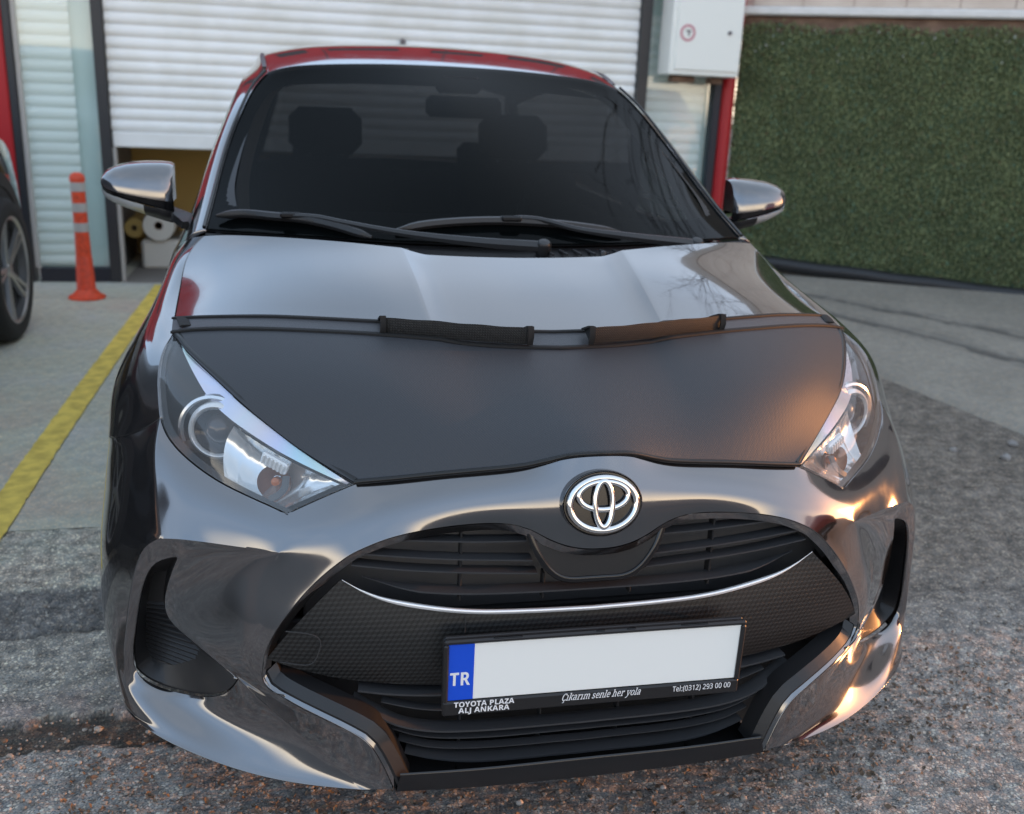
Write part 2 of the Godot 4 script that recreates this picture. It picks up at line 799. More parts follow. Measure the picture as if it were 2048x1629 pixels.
func materials() -> void:
	var p := mat("paint", lin(0.185, 0.184, 0.19), 1.0, 0.94)
	p.roughness_texture = noise_tex(9.0, Color(0.07, 0.07, 0.07), Color(0.135, 0.135, 0.135), 61, 512, 7, 0.42)
	p.roughness_texture_channel = BaseMaterial3D.TEXTURE_CHANNEL_RED
	tile_uv(p, 1.6)
	p.clearcoat_enabled = true
	p.clearcoat = 1.0
	p.clearcoat_roughness = 0.01
	mat("black_plastic", lin(0.012, 0.012, 0.013), 0.42)
	mat("black_gloss", lin(0.008, 0.008, 0.009), 0.16)
	mat("slat", lin(0.042, 0.043, 0.046), 0.34)
	mat("black_matte", lin(0.010, 0.010, 0.011), 0.75)
	mat("void", lin(0.03, 0.03, 0.03), 0.9)
	mat("radiator", lin(0.09, 0.09, 0.092), 0.55, 0.4)
	mat("chrome", lin(0.80, 0.80, 0.80), 0.06, 1.0)
	mat("white_trim", lin(0.85, 0.86, 0.87), 0.18, 0.55)
	mat("rubber", lin(0.014, 0.014, 0.014), 0.8)
	mat("frit", lin(0.006, 0.006, 0.007), 0.5)
	mat("interior", lin(0.012, 0.012, 0.013), 0.8)
	mat("seat", lin(0.010, 0.010, 0.011), 0.9)
	mat("headliner", lin(0.05, 0.05, 0.05), 0.9)
	mat("pillar_trim", lin(0.55, 0.52, 0.46), 0.8)
	mat("disc", lin(0.30, 0.29, 0.28), 0.4, 0.8)
	mat("alloy", lin(0.48, 0.49, 0.50), 0.3, 0.85)
	mat("roof_trim", lin(0.03, 0.03, 0.032), 0.35)
	mat("wiper_arm", lin(0.022, 0.023, 0.025), 0.36)
	mat("indicator", lin(0.45, 0.46, 0.46), 0.15, 0.2)
	mat("plate_white", lin(0.86, 0.87, 0.83), 0.45)
	mat("plate_blue", lin(0.003, 0.075, 0.62), 0.4)
	mat("letter_white", lin(0.82, 0.82, 0.82), 0.5)
	# vinyl: fine ribbed weave
	var sz := 128
	var wi := Image.create(sz, sz, true, Image.FORMAT_RGB8)
	for y in sz:
		for x in sz:
			var h := 0.5 + 0.5 * sin(TAU * x / 16.0) * sin(TAU * y / 16.0)
			var k := 0.35 + 0.5 * h
			wi.set_pixel(x, y, Color(k, k, k))
	var bra := mat("bra", lin(0.034, 0.037, 0.043), 0.60)
	bra.normal_enabled = true
	bra.normal_texture = bump_from(wi, 3.0)
	bra.normal_scale = 0.45
	tile_uv(bra, 26.0)
	var bb := mat("bra_band", lin(0.055, 0.056, 0.062), 0.45)
	bb.normal_enabled = true
	bb.normal_texture = bra.normal_texture
	tile_uv(bb, 26.0)
	mat("bra_trim", lin(0.006, 0.006, 0.006), 0.75)
	mat("bra_cord", lin(0.005, 0.005, 0.005), 0.35)
	# mesh strips: woven grid
	var gi := Image.create(sz, sz, true, Image.FORMAT_RGB8)
	var gc := Image.create(sz, sz, true, Image.FORMAT_RGB8)
	for y in sz:
		for x in sz:
			var e := maxf(absf(sin(PI * x / 16.0)), absf(sin(PI * y / 16.0)))
			var hole := absf(sin(PI * x / 16.0)) > 0.55 and absf(sin(PI * y / 16.0)) > 0.55
			gi.set_pixel(x, y, Color(0, 0, 0) if hole else Color(e, e, e))
			gc.set_pixel(x, y, lin(0.004, 0.004, 0.004) if hole else lin(0.022, 0.022, 0.021))
	gc.generate_mipmaps()
	var mp := mat("mesh_pad", Color.WHITE, 0.5)
	mp.albedo_texture = ImageTexture.create_from_image(gc)
	mp.normal_enabled = true
	mp.normal_texture = bump_from(gi, 4.0)
	tile_uv(mp, 26.0)
	# patterned grille panel: rows of little cubes
	M["cubes"] = cube_pattern()
	# glass
	var g := mat("lens", Color(0.92, 0.95, 0.97, 0.06), 0.015)
	g.transparency = BaseMaterial3D.TRANSPARENCY_ALPHA
	var w := mat("glass", Color(0.018, 0.027, 0.029, 0.90), 0.005)
	w.transparency = BaseMaterial3D.TRANSPARENCY_ALPHA
	w.metallic_specular = 0.12
	var sg := mat("side_glass", Color(0.02, 0.025, 0.026, 0.66), 0.01)
	sg.transparency = BaseMaterial3D.TRANSPARENCY_ALPHA
	# lamps
	mat("silver", lin(0.62, 0.63, 0.64), 0.2, 0.9)
	mat("lamp_black", lin(0.10, 0.105, 0.11), 0.16, 0.75)
	mat("lamp_grey", lin(0.045, 0.047, 0.05), 0.35)
	mat("lamp_silver", lin(0.62, 0.64, 0.65), 0.16, 0.85)
	mat("lamp_white", lin(0.66, 0.68, 0.69), 0.14, 0.35)
	mat("lamp_brown", lin(0.22, 0.10, 0.05), 0.3, 0.5)
	mat("amber", lin(0.40, 0.11, 0.02), 0.15)
	mat("proj_glass", lin(0.05, 0.045, 0.045), 0.04, 0.3)
	# iridescent film of the light strip
	var gr := Gradient.new()
	gr.offsets = PackedFloat32Array([0.0, 0.18, 0.34, 0.46, 0.58, 0.70, 0.84, 1.0])
	gr.colors = PackedColorArray([lin(0.66, 0.66, 0.70), lin(0.54, 0.60, 0.78), lin(0.60, 0.60, 0.72), lin(0.54, 0.68, 0.64), lin(0.46, 0.66, 0.74), lin(0.56, 0.58, 0.76), lin(0.66, 0.62, 0.66), lin(0.62, 0.66, 0.70)])
	var ii := Image.create(256, 64, true, Image.FORMAT_RGB8)
	for y in 64:
		for x in 256:
			ii.set_pixel(x, y, gr.sample(fposmod(x / 256.0 + 0.10 * sin(y * 0.12), 1.0)))
	ii.generate_mipmaps()
	var ir := mat("irid", Color.WHITE, 0.22, 0.65)
	ir.albedo_texture = ImageTexture.create_from_image(ii)
	ir.uv1_scale = Vector3(3.4, 5.0, 1)
	M["grey"] = mat("grey", lin(0.3, 0.3, 0.3), 0.5)

func cube_pattern() -> StandardMaterial3D:
	# rhombus tiling: each cube shows three faces of slightly different gloss and tone
	var w := 208
	var h := 240
	var img := Image.create(w, h, true, Image.FORMAT_RGB8)
	var nh := Image.create(w, h, true, Image.FORMAT_RGB8)
	var s := 60.0               # hexagon size
	var hw := s * 0.8660254
	for y in h:
		for x in w:
			var best := 1e9
			var bx := 0.0
			var by := 0.0
			for r in range(-1, 4):
				for c in range(-1, 4):
					var cx := (c + (0.5 if posmod(r, 2) == 1 else 0.0)) * 2.0 * hw
					var cy := r * 1.5 * s
					var d := Vector2(x + 0.5 - cx, (y + 0.5) * 0.75 - cy)
					if d.length_squared() < best:
						best = d.length_squared()
						bx = d.x
						by = d.y
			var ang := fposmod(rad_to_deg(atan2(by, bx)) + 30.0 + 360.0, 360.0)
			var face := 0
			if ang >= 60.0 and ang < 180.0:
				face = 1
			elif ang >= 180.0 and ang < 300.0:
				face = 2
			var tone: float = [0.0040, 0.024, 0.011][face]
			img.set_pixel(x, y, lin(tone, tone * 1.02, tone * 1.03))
			var hh: float = [0.2, 0.7, 0.45][face]
			nh.set_pixel(x, y, Color(hh, hh, hh))
	img.generate_mipmaps()
	var m := mat("cubes", Color.WHITE, 0.42)
	m.albedo_texture = ImageTexture.create_from_image(img)
	m.normal_enabled = true
	m.normal_texture = bump_from(nh, 3.0)
	m.uv1_scale = Vector3(52.0, 58.0, 1)
	return m

const IN := Vector3(0, 0.5, -1.6)
enum { BUMP, HOOD, BAND, PANEL, LENS, FEND, SIDE, ROOF, PILLAR, WIND, DOORG, DOOR, REAR, REARG }
var K := {}    # shared curves of the body (x > 0 half)

func body_curves() -> void:
	# headlight outline
	K.tip = Vector3(0.728, 0.852, -0.572)
	K.HT = Vector3(0.403, 0.702, -0.118)
	K.HB = Vector3(0.514, 0.647, -0.135)
	K.HS = Vector3(0.738, 0.738, -0.392)
	K.hl_upper = crv([0.728, 0.852, -0.572, 0.712, 0.847, -0.535, 0.700, 0.839, -0.505, 0.638, 0.812, -0.392, 0.585, 0.785, -0.312, 0.537, 0.759, -0.262, 0.492, 0.735, -0.217, 0.448, 0.717, -0.170, 0.403, 0.702, -0.118], 16)
	K.hl_bot = crv([0.403, 0.702, -0.118, 0.458, 0.676, -0.126, 0.514, 0.647, -0.135], 6)
	K.hl_low = crv([0.514, 0.647, -0.135, 0.538, 0.652, -0.155, 0.584, 0.659, -0.198, 0.630, 0.669, -0.241, 0.671, 0.683, -0.286, 0.704, 0.699, -0.328, 0.727, 0.718, -0.363, 0.738, 0.738, -0.392], 16)
	K.hl_out = crv([0.738, 0.738, -0.392, 0.744, 0.779, -0.431, 0.745, 0.813, -0.472, 0.740, 0.838, -0.520, 0.728, 0.852, -0.572], 6)
	# bumper top at the bonnet edge, centre to headlight
	K.N0 = Vector3(0, 0.762, -0.052)
	K.T1 = crv([0, 0.762, -0.052, 0.05, 0.759, -0.056, 0.095, 0.746, -0.066, 0.125, 0.738, -0.072, 0.165, 0.732, -0.078, 0.26, 0.722, -0.090, 0.34, 0.711, -0.104, 0.403, 0.702, -0.118], 14)
	# grille opening
	K.NG = Vector3(0, 0.606, -0.020)
	K.Gc = Vector3(0.414, 0.603, -0.057)
	K.G1 = crv([0, 0.606, -0.020, 0.045, 0.609, -0.022, 0.085, 0.623, -0.028, 0.122, 0.643, -0.036, 0.16, 0.651, -0.043, 0.213, 0.650, -0.049, 0.286, 0.643, -0.052, 0.359, 0.628, -0.053, 0.414, 0.603, -0.057], 14)
	K.G8 = Vector3(0.562, 0.372, -0.089)
	K.G2 = crv([0.414, 0.603, -0.057, 0.454, 0.568, -0.064, 0.485, 0.534, -0.070, 0.514, 0.495, -0.075, 0.538, 0.456, -0.082, 0.556, 0.414, -0.087, 0.562, 0.372, -0.089], 12)
	K.GB = Vector3(0.345, 0.183, -0.001)
	K.G3 = crv([0.562, 0.372, -0.089, 0.552, 0.352, -0.082, 0.512, 0.335, -0.057, 0.470, 0.320, -0.035, 0.420, 0.298, -0.016, 0.390, 0.277, -0.010, 0.370, 0.244, -0.006, 0.345, 0.183, -0.001], 14)
	# lip bottom
	K.LC = Vector3(0.824, 0.196, -0.298)
	K.LB = crv([0.40, 0.183, -0.008, 0.473, 0.183, -0.030, 0.545, 0.181, -0.062, 0.619, 0.181, -0.105, 0.695, 0.187, -0.155, 0.759, 0.193, -0.207, 0.805, 0.196, -0.262, 0.824, 0.196, -0.298], 14)
	K.FLend = Vector3(0.40, 0.183, -0.008)
	# fog pocket
	K.FE = Vector3(0.522, 0.592, -0.101)
	K.FC = Vector3(0.732, 0.569, -0.234)
	K.F = crv([0.522, 0.592, -0.101, 0.558, 0.588, -0.126, 0.607, 0.584, -0.157, 0.655, 0.580, -0.187, 0.698, 0.577, -0.210, 0.732, 0.569, -0.234], 16)
	K.FE2 = K.FE
	K.FI = Vector3(0.703, 0.535, -0.228)
	K.FV = crv([0.522, 0.592, -0.101, 0.568, 0.574, -0.138, 0.62, 0.560, -0.176, 0.665, 0.548, -0.205, 0.703, 0.535, -0.228], 16)
	K.F8 = Vector3(0.819, 0.262, -0.295)
	K.FO = crv([0.732, 0.569, -0.234, 0.756, 0.553, -0.246, 0.773, 0.520, -0.260, 0.784, 0.484, -0.266, 0.796, 0.430, -0.277, 0.807, 0.366, -0.287, 0.816, 0.310, -0.294, 0.819, 0.262, -0.295], 10)
	K.FOb = crv([0.819, 0.262, -0.295, 0.822, 0.23, -0.296, 0.824, 0.196, -0.298], 14)
	K.BI = Vector3(0.604, 0.339, -0.136)
	K.BO = Vector3(0.798, 0.270, -0.298)
	K.bz_out = crv([0.703, 0.535, -0.228, 0.730, 0.528, -0.236, 0.752, 0.509, -0.248, 0.765, 0.478, -0.258, 0.778, 0.430, -0.270, 0.790, 0.370, -0.282, 0.799, 0.310, -0.293, 0.798, 0.270, -0.298], 10)
	K.bz_bot = crv([0.798, 0.270, -0.298, 0.773, 0.252, -0.288, 0.734, 0.247, -0.264, 0.687, 0.252, -0.232, 0.649, 0.270, -0.196, 0.621, 0.302, -0.160, 0.604, 0.339, -0.136], 10)
	K.bz_in = crv([0.703, 0.535, -0.228, 0.715, 0.504, -0.240, 0.727, 0.468, -0.254, 0.734, 0.440, -0.264, 0.737, 0.413, -0.269, 0.730, 0.394, -0.263, 0.716, 0.387, -0.246, 0.690, 0.380, -0.214, 0.640, 0.360, -0.164, 0.604, 0.339, -0.136], 12)
	# fold from the pocket to the lip
	K.FL = crv([0.604, 0.339, -0.136, 0.558, 0.297, -0.114, 0.510, 0.263, -0.081, 0.460, 0.225, -0.044, 0.40, 0.183, -0.008], 14)
	# corner crease below the headlight
	K.KC = crv([0.738, 0.738, -0.392, 0.745, 0.700, -0.350, 0.742, 0.640, -0.292, 0.732, 0.569, -0.234], 8)
	# bumper / fender joint and wheel arch
	K.SW = Vector3(0.872, 0.632, -0.655)
	K.T4a = crv([0.738, 0.738, -0.392, 0.773, 0.708, -0.420, 0.800, 0.691, -0.444], 5)
	K.T4b = crv([0.800, 0.691, -0.444, 0.833, 0.673, -0.478, 0.858, 0.655, -0.540, 0.872, 0.632, -0.655], 5)
	K.T4 = join([K.T4a, K.T4b])
	K.AB = Vector3(0.852, 0.196, -0.475)
	K.arch = crv([0.872, 0.632, -0.655, 0.875, 0.56, -0.57, 0.874, 0.46, -0.490, 0.868, 0.33, -0.456, 0.852, 0.196, -0.475], 32)
	K.sidebot = crv([0.824, 0.196, -0.298, 0.842, 0.196, -0.38, 0.852, 0.196, -0.475], 10)
	# bonnet
	K.HC = Vector3(0.694, 0.990, -1.005)
	K.hs1 = crv([0.694, 0.990, -1.005, 0.718, 0.968, -0.998, 0.733, 0.944, -0.970, 0.738, 0.920, -0.920, 0.738, 0.893, -0.830, 0.736, 0.874, -0.73, 0.733, 0.864, -0.655], 12)
	K.hs2 = crv([0.733, 0.864, -0.655, 0.731, 0.859, -0.62, 0.728, 0.852, -0.572], 3)

func concat(list: Array) -> PackedVector3Array:
	return join(list)

func build_bumper_net() -> Net:
	var N := Net.new()
	var cl := crv([0, 0.762, -0.052, 0, 0.735, -0.038, 0, 0.688, -0.026, 0, 0.645, -0.020, 0, 0.606, -0.020], 8)
	var e1 := crv([0.403, 0.702, -0.118, 0.406, 0.675, -0.094, 0.411, 0.640, -0.070, 0.414, 0.603, -0.057], 8)
	N.patch(K.T1, K.G1, cl, e1, BUMP, IN)
	var e2 := crv([0.514, 0.647, -0.135, 0.518, 0.622, -0.116, 0.522, 0.592, -0.101], 8)
	var gf := crv([0.414, 0.603, -0.057, 0.462, 0.601, -0.074, 0.522, 0.592, -0.101], 6)
	N.patch(K.hl_bot, gf, e1, e2, BUMP, IN)
	# under the headlight: hl_low (HB->HS), corner crease KC (HS->FC), F (FE->FC), e2 (HB->FE)
	N.patch(K.hl_low, K.F, e2, K.KC, BUMP, IN, 0.004)
	# side of the bumper
	N.patch(K.T4, K.sidebot, concat([K.KC, K.FO, K.FOb]), K.arch, BUMP, IN, 0.004)
	# below the crease F
	var fe := PackedVector3Array([K.FE, K.FE, K.FE, K.FE])
	var fi := resamp(PackedVector3Array([K.FC, K.FI]), 3)
	N.patch(K.F, K.FV, fe, fi, BUMP, IN)
	# cheek
	var topc := concat([gf, K.FV])   # Gc .. FE .. FI : 22
	var big := crv([0.604, 0.339, -0.136, 0.584, 0.352, -0.112, 0.562, 0.372, -0.089], 4)
	var botc := resamp(rev(big), 22)                 # G8 -> BI
	N.patch(topc, botc, K.G2, K.bz_in, BUMP, IN, 0.002)
	# frame around the pocket
	N.patch(K.FO, K.bz_out, fi, resamp(PackedVector3Array([K.F8, K.BO]), 3), BUMP, IN, 0.003)
	# lip: top = F8 -> BO -> BI ; bottom = LC -> FLend ; left FOb ; right FL
	var lt := concat([resamp(PackedVector3Array([K.F8, K.BO]), 3), K.bz_bot])   # 13
	N.patch(lt, resamp(rev(K.LB), 13), K.FOb, K.FL, BUMP, IN, 0.002)
	# band between the fold and the grille
	var endb := resamp(PackedVector3Array([K.GB, K.FLend]), 22)
	N.patch(botc, endb, K.G3, K.FL, BUMP, IN, 0.0)
	# creases
	N.line(K.F, 3.0)
	N.line(K.FV, 1.3, false)
	N.line(K.KC, 1.2)
	N.line(K.FO, 2.5)
	N.line(K.FL, 0.0)
	for c in [K.T1, K.hl_bot, K.hl_low, K.T4, K.arch, K.sidebot, K.LB, K.G1, K.G2, K.G3, K.bz_out, K.bz_bot, K.bz_in]:
		N.line(c, 0.0)
	N.corners([K.HT, K.HB, K.HS, K.SW, K.AB, K.FI, K.BI])
	N.mirror()
	N.fair(110)
	return N

func build_hood_net() -> Net:
	var N := Net.new()
	var R0a := crv([0, 0.985, -0.745, 0.11, 0.986, -0.749, 0.205, 0.988, -0.760], 6)
	var R0b := crv([0.205, 0.988, -0.760, 0.230, 0.993, -0.766, 0.257, 1.001, -0.772], 3)
	var R0c := crv([0.257, 1.001, -0.772, 0.40, 1.008, -0.815, 0.55, 1.006, -0.893, 0.65, 0.998, -0.967, 0.694, 0.990, -1.005], 12)
	var R1a := crv([0, 0.890, -0.395, 0.10, 0.8915, -0.400, 0.188, 0.893, -0.411], 6)
	var R1b := crv([0.188, 0.893, -0.411, 0.211, 0.897, -0.414, 0.236, 0.903, -0.418], 3)
	var R1c := crv([0.236, 0.903, -0.418, 0.34, 0.9035, -0.437, 0.45, 0.901, -0.478, 0.54, 0.895, -0.525, 0.61, 0.886, -0.568, 0.69, 0.873, -0.622, 0.733, 0.864, -0.655], 12)
	var R2a := crv([0, 0.871, -0.337, 0.10, 0.8725, -0.344, 0.183, 0.876, -0.357], 6)
	var R2b := crv([0.183, 0.876, -0.357, 0.205, 0.880, -0.359, 0.229, 0.884, -0.362], 3)
	var R2c := crv([0.229, 0.884, -0.362, 0.34, 0.887, -0.392, 0.46, 0.885, -0.434, 0.55, 0.879, -0.479, 0.64, 0.868, -0.532, 0.695, 0.859, -0.562, 0.728, 0.852, -0.572], 12)
	var R3a := crv([0, 0.762, -0.052, 0.05, 0.759, -0.056, 0.095, 0.746, -0.066, 0.125, 0.738, -0.072, 0.165, 0.732, -0.078], 6)
	var R3b := crv([0.165, 0.732, -0.078, 0.205, 0.7275, -0.083], 3)
	var R3c := crv([0.205, 0.7275, -0.083, 0.26, 0.722, -0.090, 0.34, 0.711, -0.104, 0.403, 0.702, -0.118], 12)
	var c0 := [crv([0, 0.985, -0.745, 0, 0.945, -0.58, 0, 0.890, -0.395], 12), crv([0, 0.890, -0.395, 0, 0.871, -0.337], 3), crv([0, 0.871, -0.337, 0, 0.838, -0.24, 0, 0.803, -0.145, 0, 0.780, -0.085, 0, 0.762, -0.052], 16)]
	var c1 := [crv([0.205, 0.988, -0.760, 0.196, 0.948, -0.60, 0.188, 0.893, -0.411], 12), crv([0.188, 0.893, -0.411, 0.183, 0.876, -0.357], 3), crv([0.183, 0.876, -0.357, 0.178, 0.839, -0.255, 0.171, 0.793, -0.155, 0.166, 0.757, -0.098, 0.165, 0.732, -0.078], 16)]
	var c2 := [crv([0.257, 1.001, -0.772, 0.247, 0.962, -0.61, 0.236, 0.903, -0.418], 12), crv([0.236, 0.903, -0.418, 0.229, 0.884, -0.362], 3), crv([0.229, 0.884, -0.362, 0.220, 0.844, -0.262, 0.211, 0.795, -0.162, 0.206, 0.755, -0.104, 0.205, 0.7275, -0.083], 16)]
	var c3 := [K.hs1, K.hs2, K.hl_upper]
	var inn := Vector3(0, 0.2, -0.6)
	var A := [[R0a, R1a, R2a, R3a], [R0b, R1b, R2b, R3b], [R0c, R1c, R2c, R3c]]
	var C := [c0, c1, c2, c3]
	var tg := [HOOD, BAND, PANEL]
	for i in 3:
		for j in 3:
			var bl := 0.0
			if i == 2:
				bl = [0.012, 0.0, 0.016][j]
			N.patch(A[i][j], A[i][j + 1], C[i][j], C[i + 1][j], tg[j], inn, bl)
	for j in 2:
		N.line(c2[j], 3.0)
		N.line(c1[j], 0.6, false)
	N.line(c2[2], 0.8, false)
	for c in c3 + [R0a, R0b, R0c, R3a, R3b, R3c]:
		N.line(c, 0.0)
	N.line(R1c, 0.0)
	N.corners([K.HC, K.HT, K.tip])
	N.mirror()
	N.fair(20)
	return N

func build_lens_net() -> Net:
	var N := Net.new()
	N.patch(K.hl_upper, rev(K.hl_low), rev(K.hl_out), K.hl_bot, LENS, IN, 0.010)
	for c in [K.hl_upper, K.hl_low, K.hl_out, K.hl_bot]:
		N.line(c, 0.0)
	N.corners([K.HT, K.HB, K.tip])
	N.fair(10)
	return N

func build_fender_net() -> Net:
	var N := Net.new()
	var top := join([K.hs1, K.hs2, rev(K.hl_out)])      # 21
	var sh := crv([0.790, 0.905, -1.170, 0.793, 0.880, -1.02, 0.803, 0.848, -0.82, 0.815, 0.815, -0.66, 0.813, 0.768, -0.53, 0.800, 0.691, -0.444], 21)
	var d0a := crv([0.694, 0.990, -1.005, 0.745, 0.968, -1.09, 0.790, 0.905, -1.170], 5)
	var d0b := crv([0.790, 0.905, -1.170, 0.832, 0.75, -1.235, 0.850, 0.58, -1.215, 0.868, 0.436, -1.118], 5)
	var ar := crv([0.868, 0.436, -1.118, 0.872, 0.557, -1.03, 0.874, 0.623, -0.92, 0.875, 0.645, -0.80, 0.874, 0.645, -0.72, 0.872, 0.632, -0.655], 21)
	N.patch(top, sh, d0a, K.T4a, FEND, IN, 0.010)
	N.patch(sh, ar, d0b, K.T4b, FEND, IN, 0.006)
	for c in [top, d0a, d0b, K.T4a, K.T4b, ar]:
		N.line(c, 0.0)
	N.line(sh, 0.0)
	N.corners([K.HC, K.HS, K.SW, Vector3(0.868, 0.436, -1.118)])
	N.fair(10)
	return N

func build_cabin_net() -> Net:
	var N := Net.new()
	var inn := Vector3(0, 0.6, -2.2)
	var wsb := crv([0, 0.998, -0.870, 0.25, 1.000, -0.895, 0.5, 1.000, -0.975, 0.697, 0.997, -1.077], 8)
	var wst := crv([0, 1.420, -1.785, 0.2, 1.417, -1.787, 0.4, 1.406, -1.792, 0.50, 1.395, -1.793, 0.556, 1.377, -1.793], 8)
	var wsc := crv([0, 0.998, -0.870, 0, 1.150, -1.170, 0, 1.300, -1.490, 0, 1.420, -1.785], 12)
	var wss := crv([0.697, 0.997, -1.077, 0.685, 1.058, -1.235, 0.668, 1.140, -1.410, 0.648, 1.209, -1.535, 0.619, 1.281, -1.650, 0.592, 1.335, -1.735, 0.556, 1.377, -1.793], 12)
	N.patch(wsb, wst, wsc, wss, WIND, inn)
	# roof
	var rf := crv([0, 1.420, -1.785, 0, 1.480, -2.05, 0, 1.508, -2.40, 0, 1.498, -2.90, 0, 1.430, -3.45], 12)
	var rs := crv([0.556, 1.377, -1.793, 0.575, 1.432, -2.05, 0.58, 1.450, -2.40, 0.57, 1.433, -2.90, 0.54, 1.365, -3.45], 12)
	var rb := crv([0, 1.430, -3.45, 0.25, 1.422, -3.45, 0.45, 1.395, -3.45, 0.54, 1.365, -3.45], 8)
	N.patch(wst, rb, rf, rs, ROOF, inn)
	# pillar and cant rail
	var po := crv([0.745, 0.968, -1.090, 0.735, 1.03, -1.27, 0.716, 1.12, -1.46, 0.692, 1.20, -1.60, 0.664, 1.28, -1.745, 0.640, 1.34, -1.88, 0.624, 1.378, -2.05, 0.622, 1.392, -2.40, 0.612, 1.375, -2.90, 0.585, 1.31, -3.45], 24)
	var pb := crv([0.697, 0.997, -1.077, 0.722, 0.990, -1.078, 0.745, 0.968, -1.090], 4)
	var pe := crv([0.54, 1.365, -3.45, 0.565, 1.345, -3.45, 0.585, 1.31, -3.45], 4)
	var pin_ := join([wss, rs])
	N.patch(pin_, po, pb, pe, PILLAR, inn, 0.004)
	# side glass
	var belt := crv([0.745, 0.968, -1.090, 0.775, 0.940, -1.22, 0.790, 0.945, -1.6, 0.795, 0.955, -2.2, 0.790, 0.975, -2.9, 0.755, 1.00, -3.35, 0.715, 1.02, -3.62], 24)
	var ge := crv([0.585, 1.31, -3.45, 0.65, 1.16, -3.56, 0.715, 1.02, -3.62], 6)
	N.patch(po, belt, resamp(PackedVector3Array([Vector3(0.745, 0.968, -1.090), Vector3(0.745, 0.968, -1.090)]), 6), ge, DOORG, inn)
	# door side
	var sh := crv([0.745, 0.968, -1.090, 0.790, 0.905, -1.170, 0.832, 0.75, -1.235, 0.850, 0.58, -1.215, 0.868, 0.436, -1.118, 0.852, 0.20, -1.15], 10)
	var b1 := resamp(spline(PackedVector3Array([Vector3(0.745, 0.968, -1.090), Vector3(0.775, 0.940, -1.22), Vector3(0.790, 0.945, -1.6), Vector3(0.795, 0.955, -2.2), Vector3(0.79, 0.972, -2.8)])), 14)
	var si := crv([0.852, 0.20, -1.15, 0.862, 0.20, -2.0, 0.862, 0.20, -2.98], 14)
	var dr := crv([0.79, 0.972, -2.8, 0.835, 0.86, -2.86, 0.862, 0.66, -2.92, 0.868, 0.45, -2.96, 0.862, 0.20, -2.98], 10)
	N.patch(b1, si, sh, dr, DOOR, inn, 0.004)
	var b2 := crv([0.79, 0.972, -2.8, 0.755, 1.00, -3.35, 0.715, 1.02, -3.62, 0.66, 1.0, -3.80], 16)
	var a2 := crv([0.862, 0.20, -2.98, 0.868, 0.33, -3.02, 0.872, 0.50, -3.08, 0.874, 0.62, -3.22, 0.874, 0.645, -3.36, 0.872, 0.60, -3.53, 0.862, 0.48, -3.66, 0.845, 0.33, -3.72, 0.80, 0.27, -3.84], 16)
	var re := crv([0.66, 1.0, -3.80, 0.75, 0.85, -3.86, 0.79, 0.60, -3.90, 0.80, 0.27, -3.84], 10)
	N.patch(b2, a2, dr, re, DOOR, inn, 0.004)
	# tail
	var tw := crv([0, 1.430, -3.45, 0, 1.24, -3.68, 0, 1.03, -3.84], 6)
	var tws := crv([0.54, 1.365, -3.45, 0.60, 1.18, -3.64, 0.66, 1.0, -3.80], 6)
	var tm := crv([0, 1.03, -3.84, 0.35, 1.02, -3.83, 0.66, 1.0, -3.80], 8)
	var tc := crv([0, 1.03, -3.84, 0, 0.80, -3.90, 0, 0.5, -3.94, 0, 0.27, -3.90], 10)
	var tb := crv([0, 0.27, -3.90, 0.4, 0.27, -3.90, 0.80, 0.27, -3.84], 8)
	N.patch(rb, tm, tw, tws, REARG, inn)
	N.patch(tm, tb, tc, re, REAR, inn)
	N.patch(rev(pe), resamp(PackedVector3Array([Vector3(0.715, 1.02, -3.62), Vector3(0.66, 1.0, -3.80)]), 4), ge, tws, PILLAR, inn)
	N.line(tm, 1.0)
	for c in [wsb, wss, rs, po, belt, b1, si, dr, b2, a2, re, tb, ge]:
		N.line(c, 0.0)
	N.line(wss, 1.5)
	N.line(wst, 1.5)
	N.line(po, 1.2)
	N.line(rs, 0.0)
	N.line(rb, 1.0)
	N.mirror()
	N.fair(10)
	return N

func build_car() -> void:
	body_curves()
	var car := thing("parked_hatchback", "dark grey metallic hatchback with a black hood protector across its nose", "car")
	var N := build_bumper_net()
	N.subdiv()
	N.subdiv()
	var bump := part("front_bumper", N.mesh([BUMP], 0.0015, 0.005), M.paint, car)
	grille_return(bump)
	var H := build_hood_net()
	H.subdiv()
	H.subdiv()
	part("hood", H.mesh([HOOD, BAND, PANEL], 0.002, 0.012), M.paint, car)
	var F := build_fender_net()
	F.subdiv()
	F.subdiv()
	var fm := F.mesh([FEND], 0.0018, 0.014)
	part("fender", fm, M.paint, car)
	part("fender", flipx(fm), M.paint, car)
	headlights(car)
	var C := build_cabin_net()
	C.subdiv()
	C.subdiv()
	part("windshield", C.mesh([WIND], 0.001, 0.004), M.glass, car)
	part("roof", C.mesh([ROOF], 0.002, 0.01), M.paint, car)
	for s in [[0.0, 9.0], [-9.0, 0.0]]:
		part("pillar", C.mesh([PILLAR], 0.001, 0.012, 0.0, 1.0, s[0], s[1]), M.paint, car)
		part("side_window", C.mesh([DOORG], 0.001, 0.004, 0.0, 1.0, s[0], s[1]), M.side_glass, car)
		part("door", C.mesh([DOOR], 0.001, 0.012, 0.0, 1.0, s[0], s[1]), M.paint, car)
	part("rear_window", C.mesh([REARG], 0.001, 0.004), M.side_glass, car)
	part("tailgate", C.mesh([REAR], 0.001, 0.012), M.paint, car)
	cabin_details(car)
	front_details(car)
	mirrors(car)
	wipers(car)
	underbody(car)
	hood_cover(H)

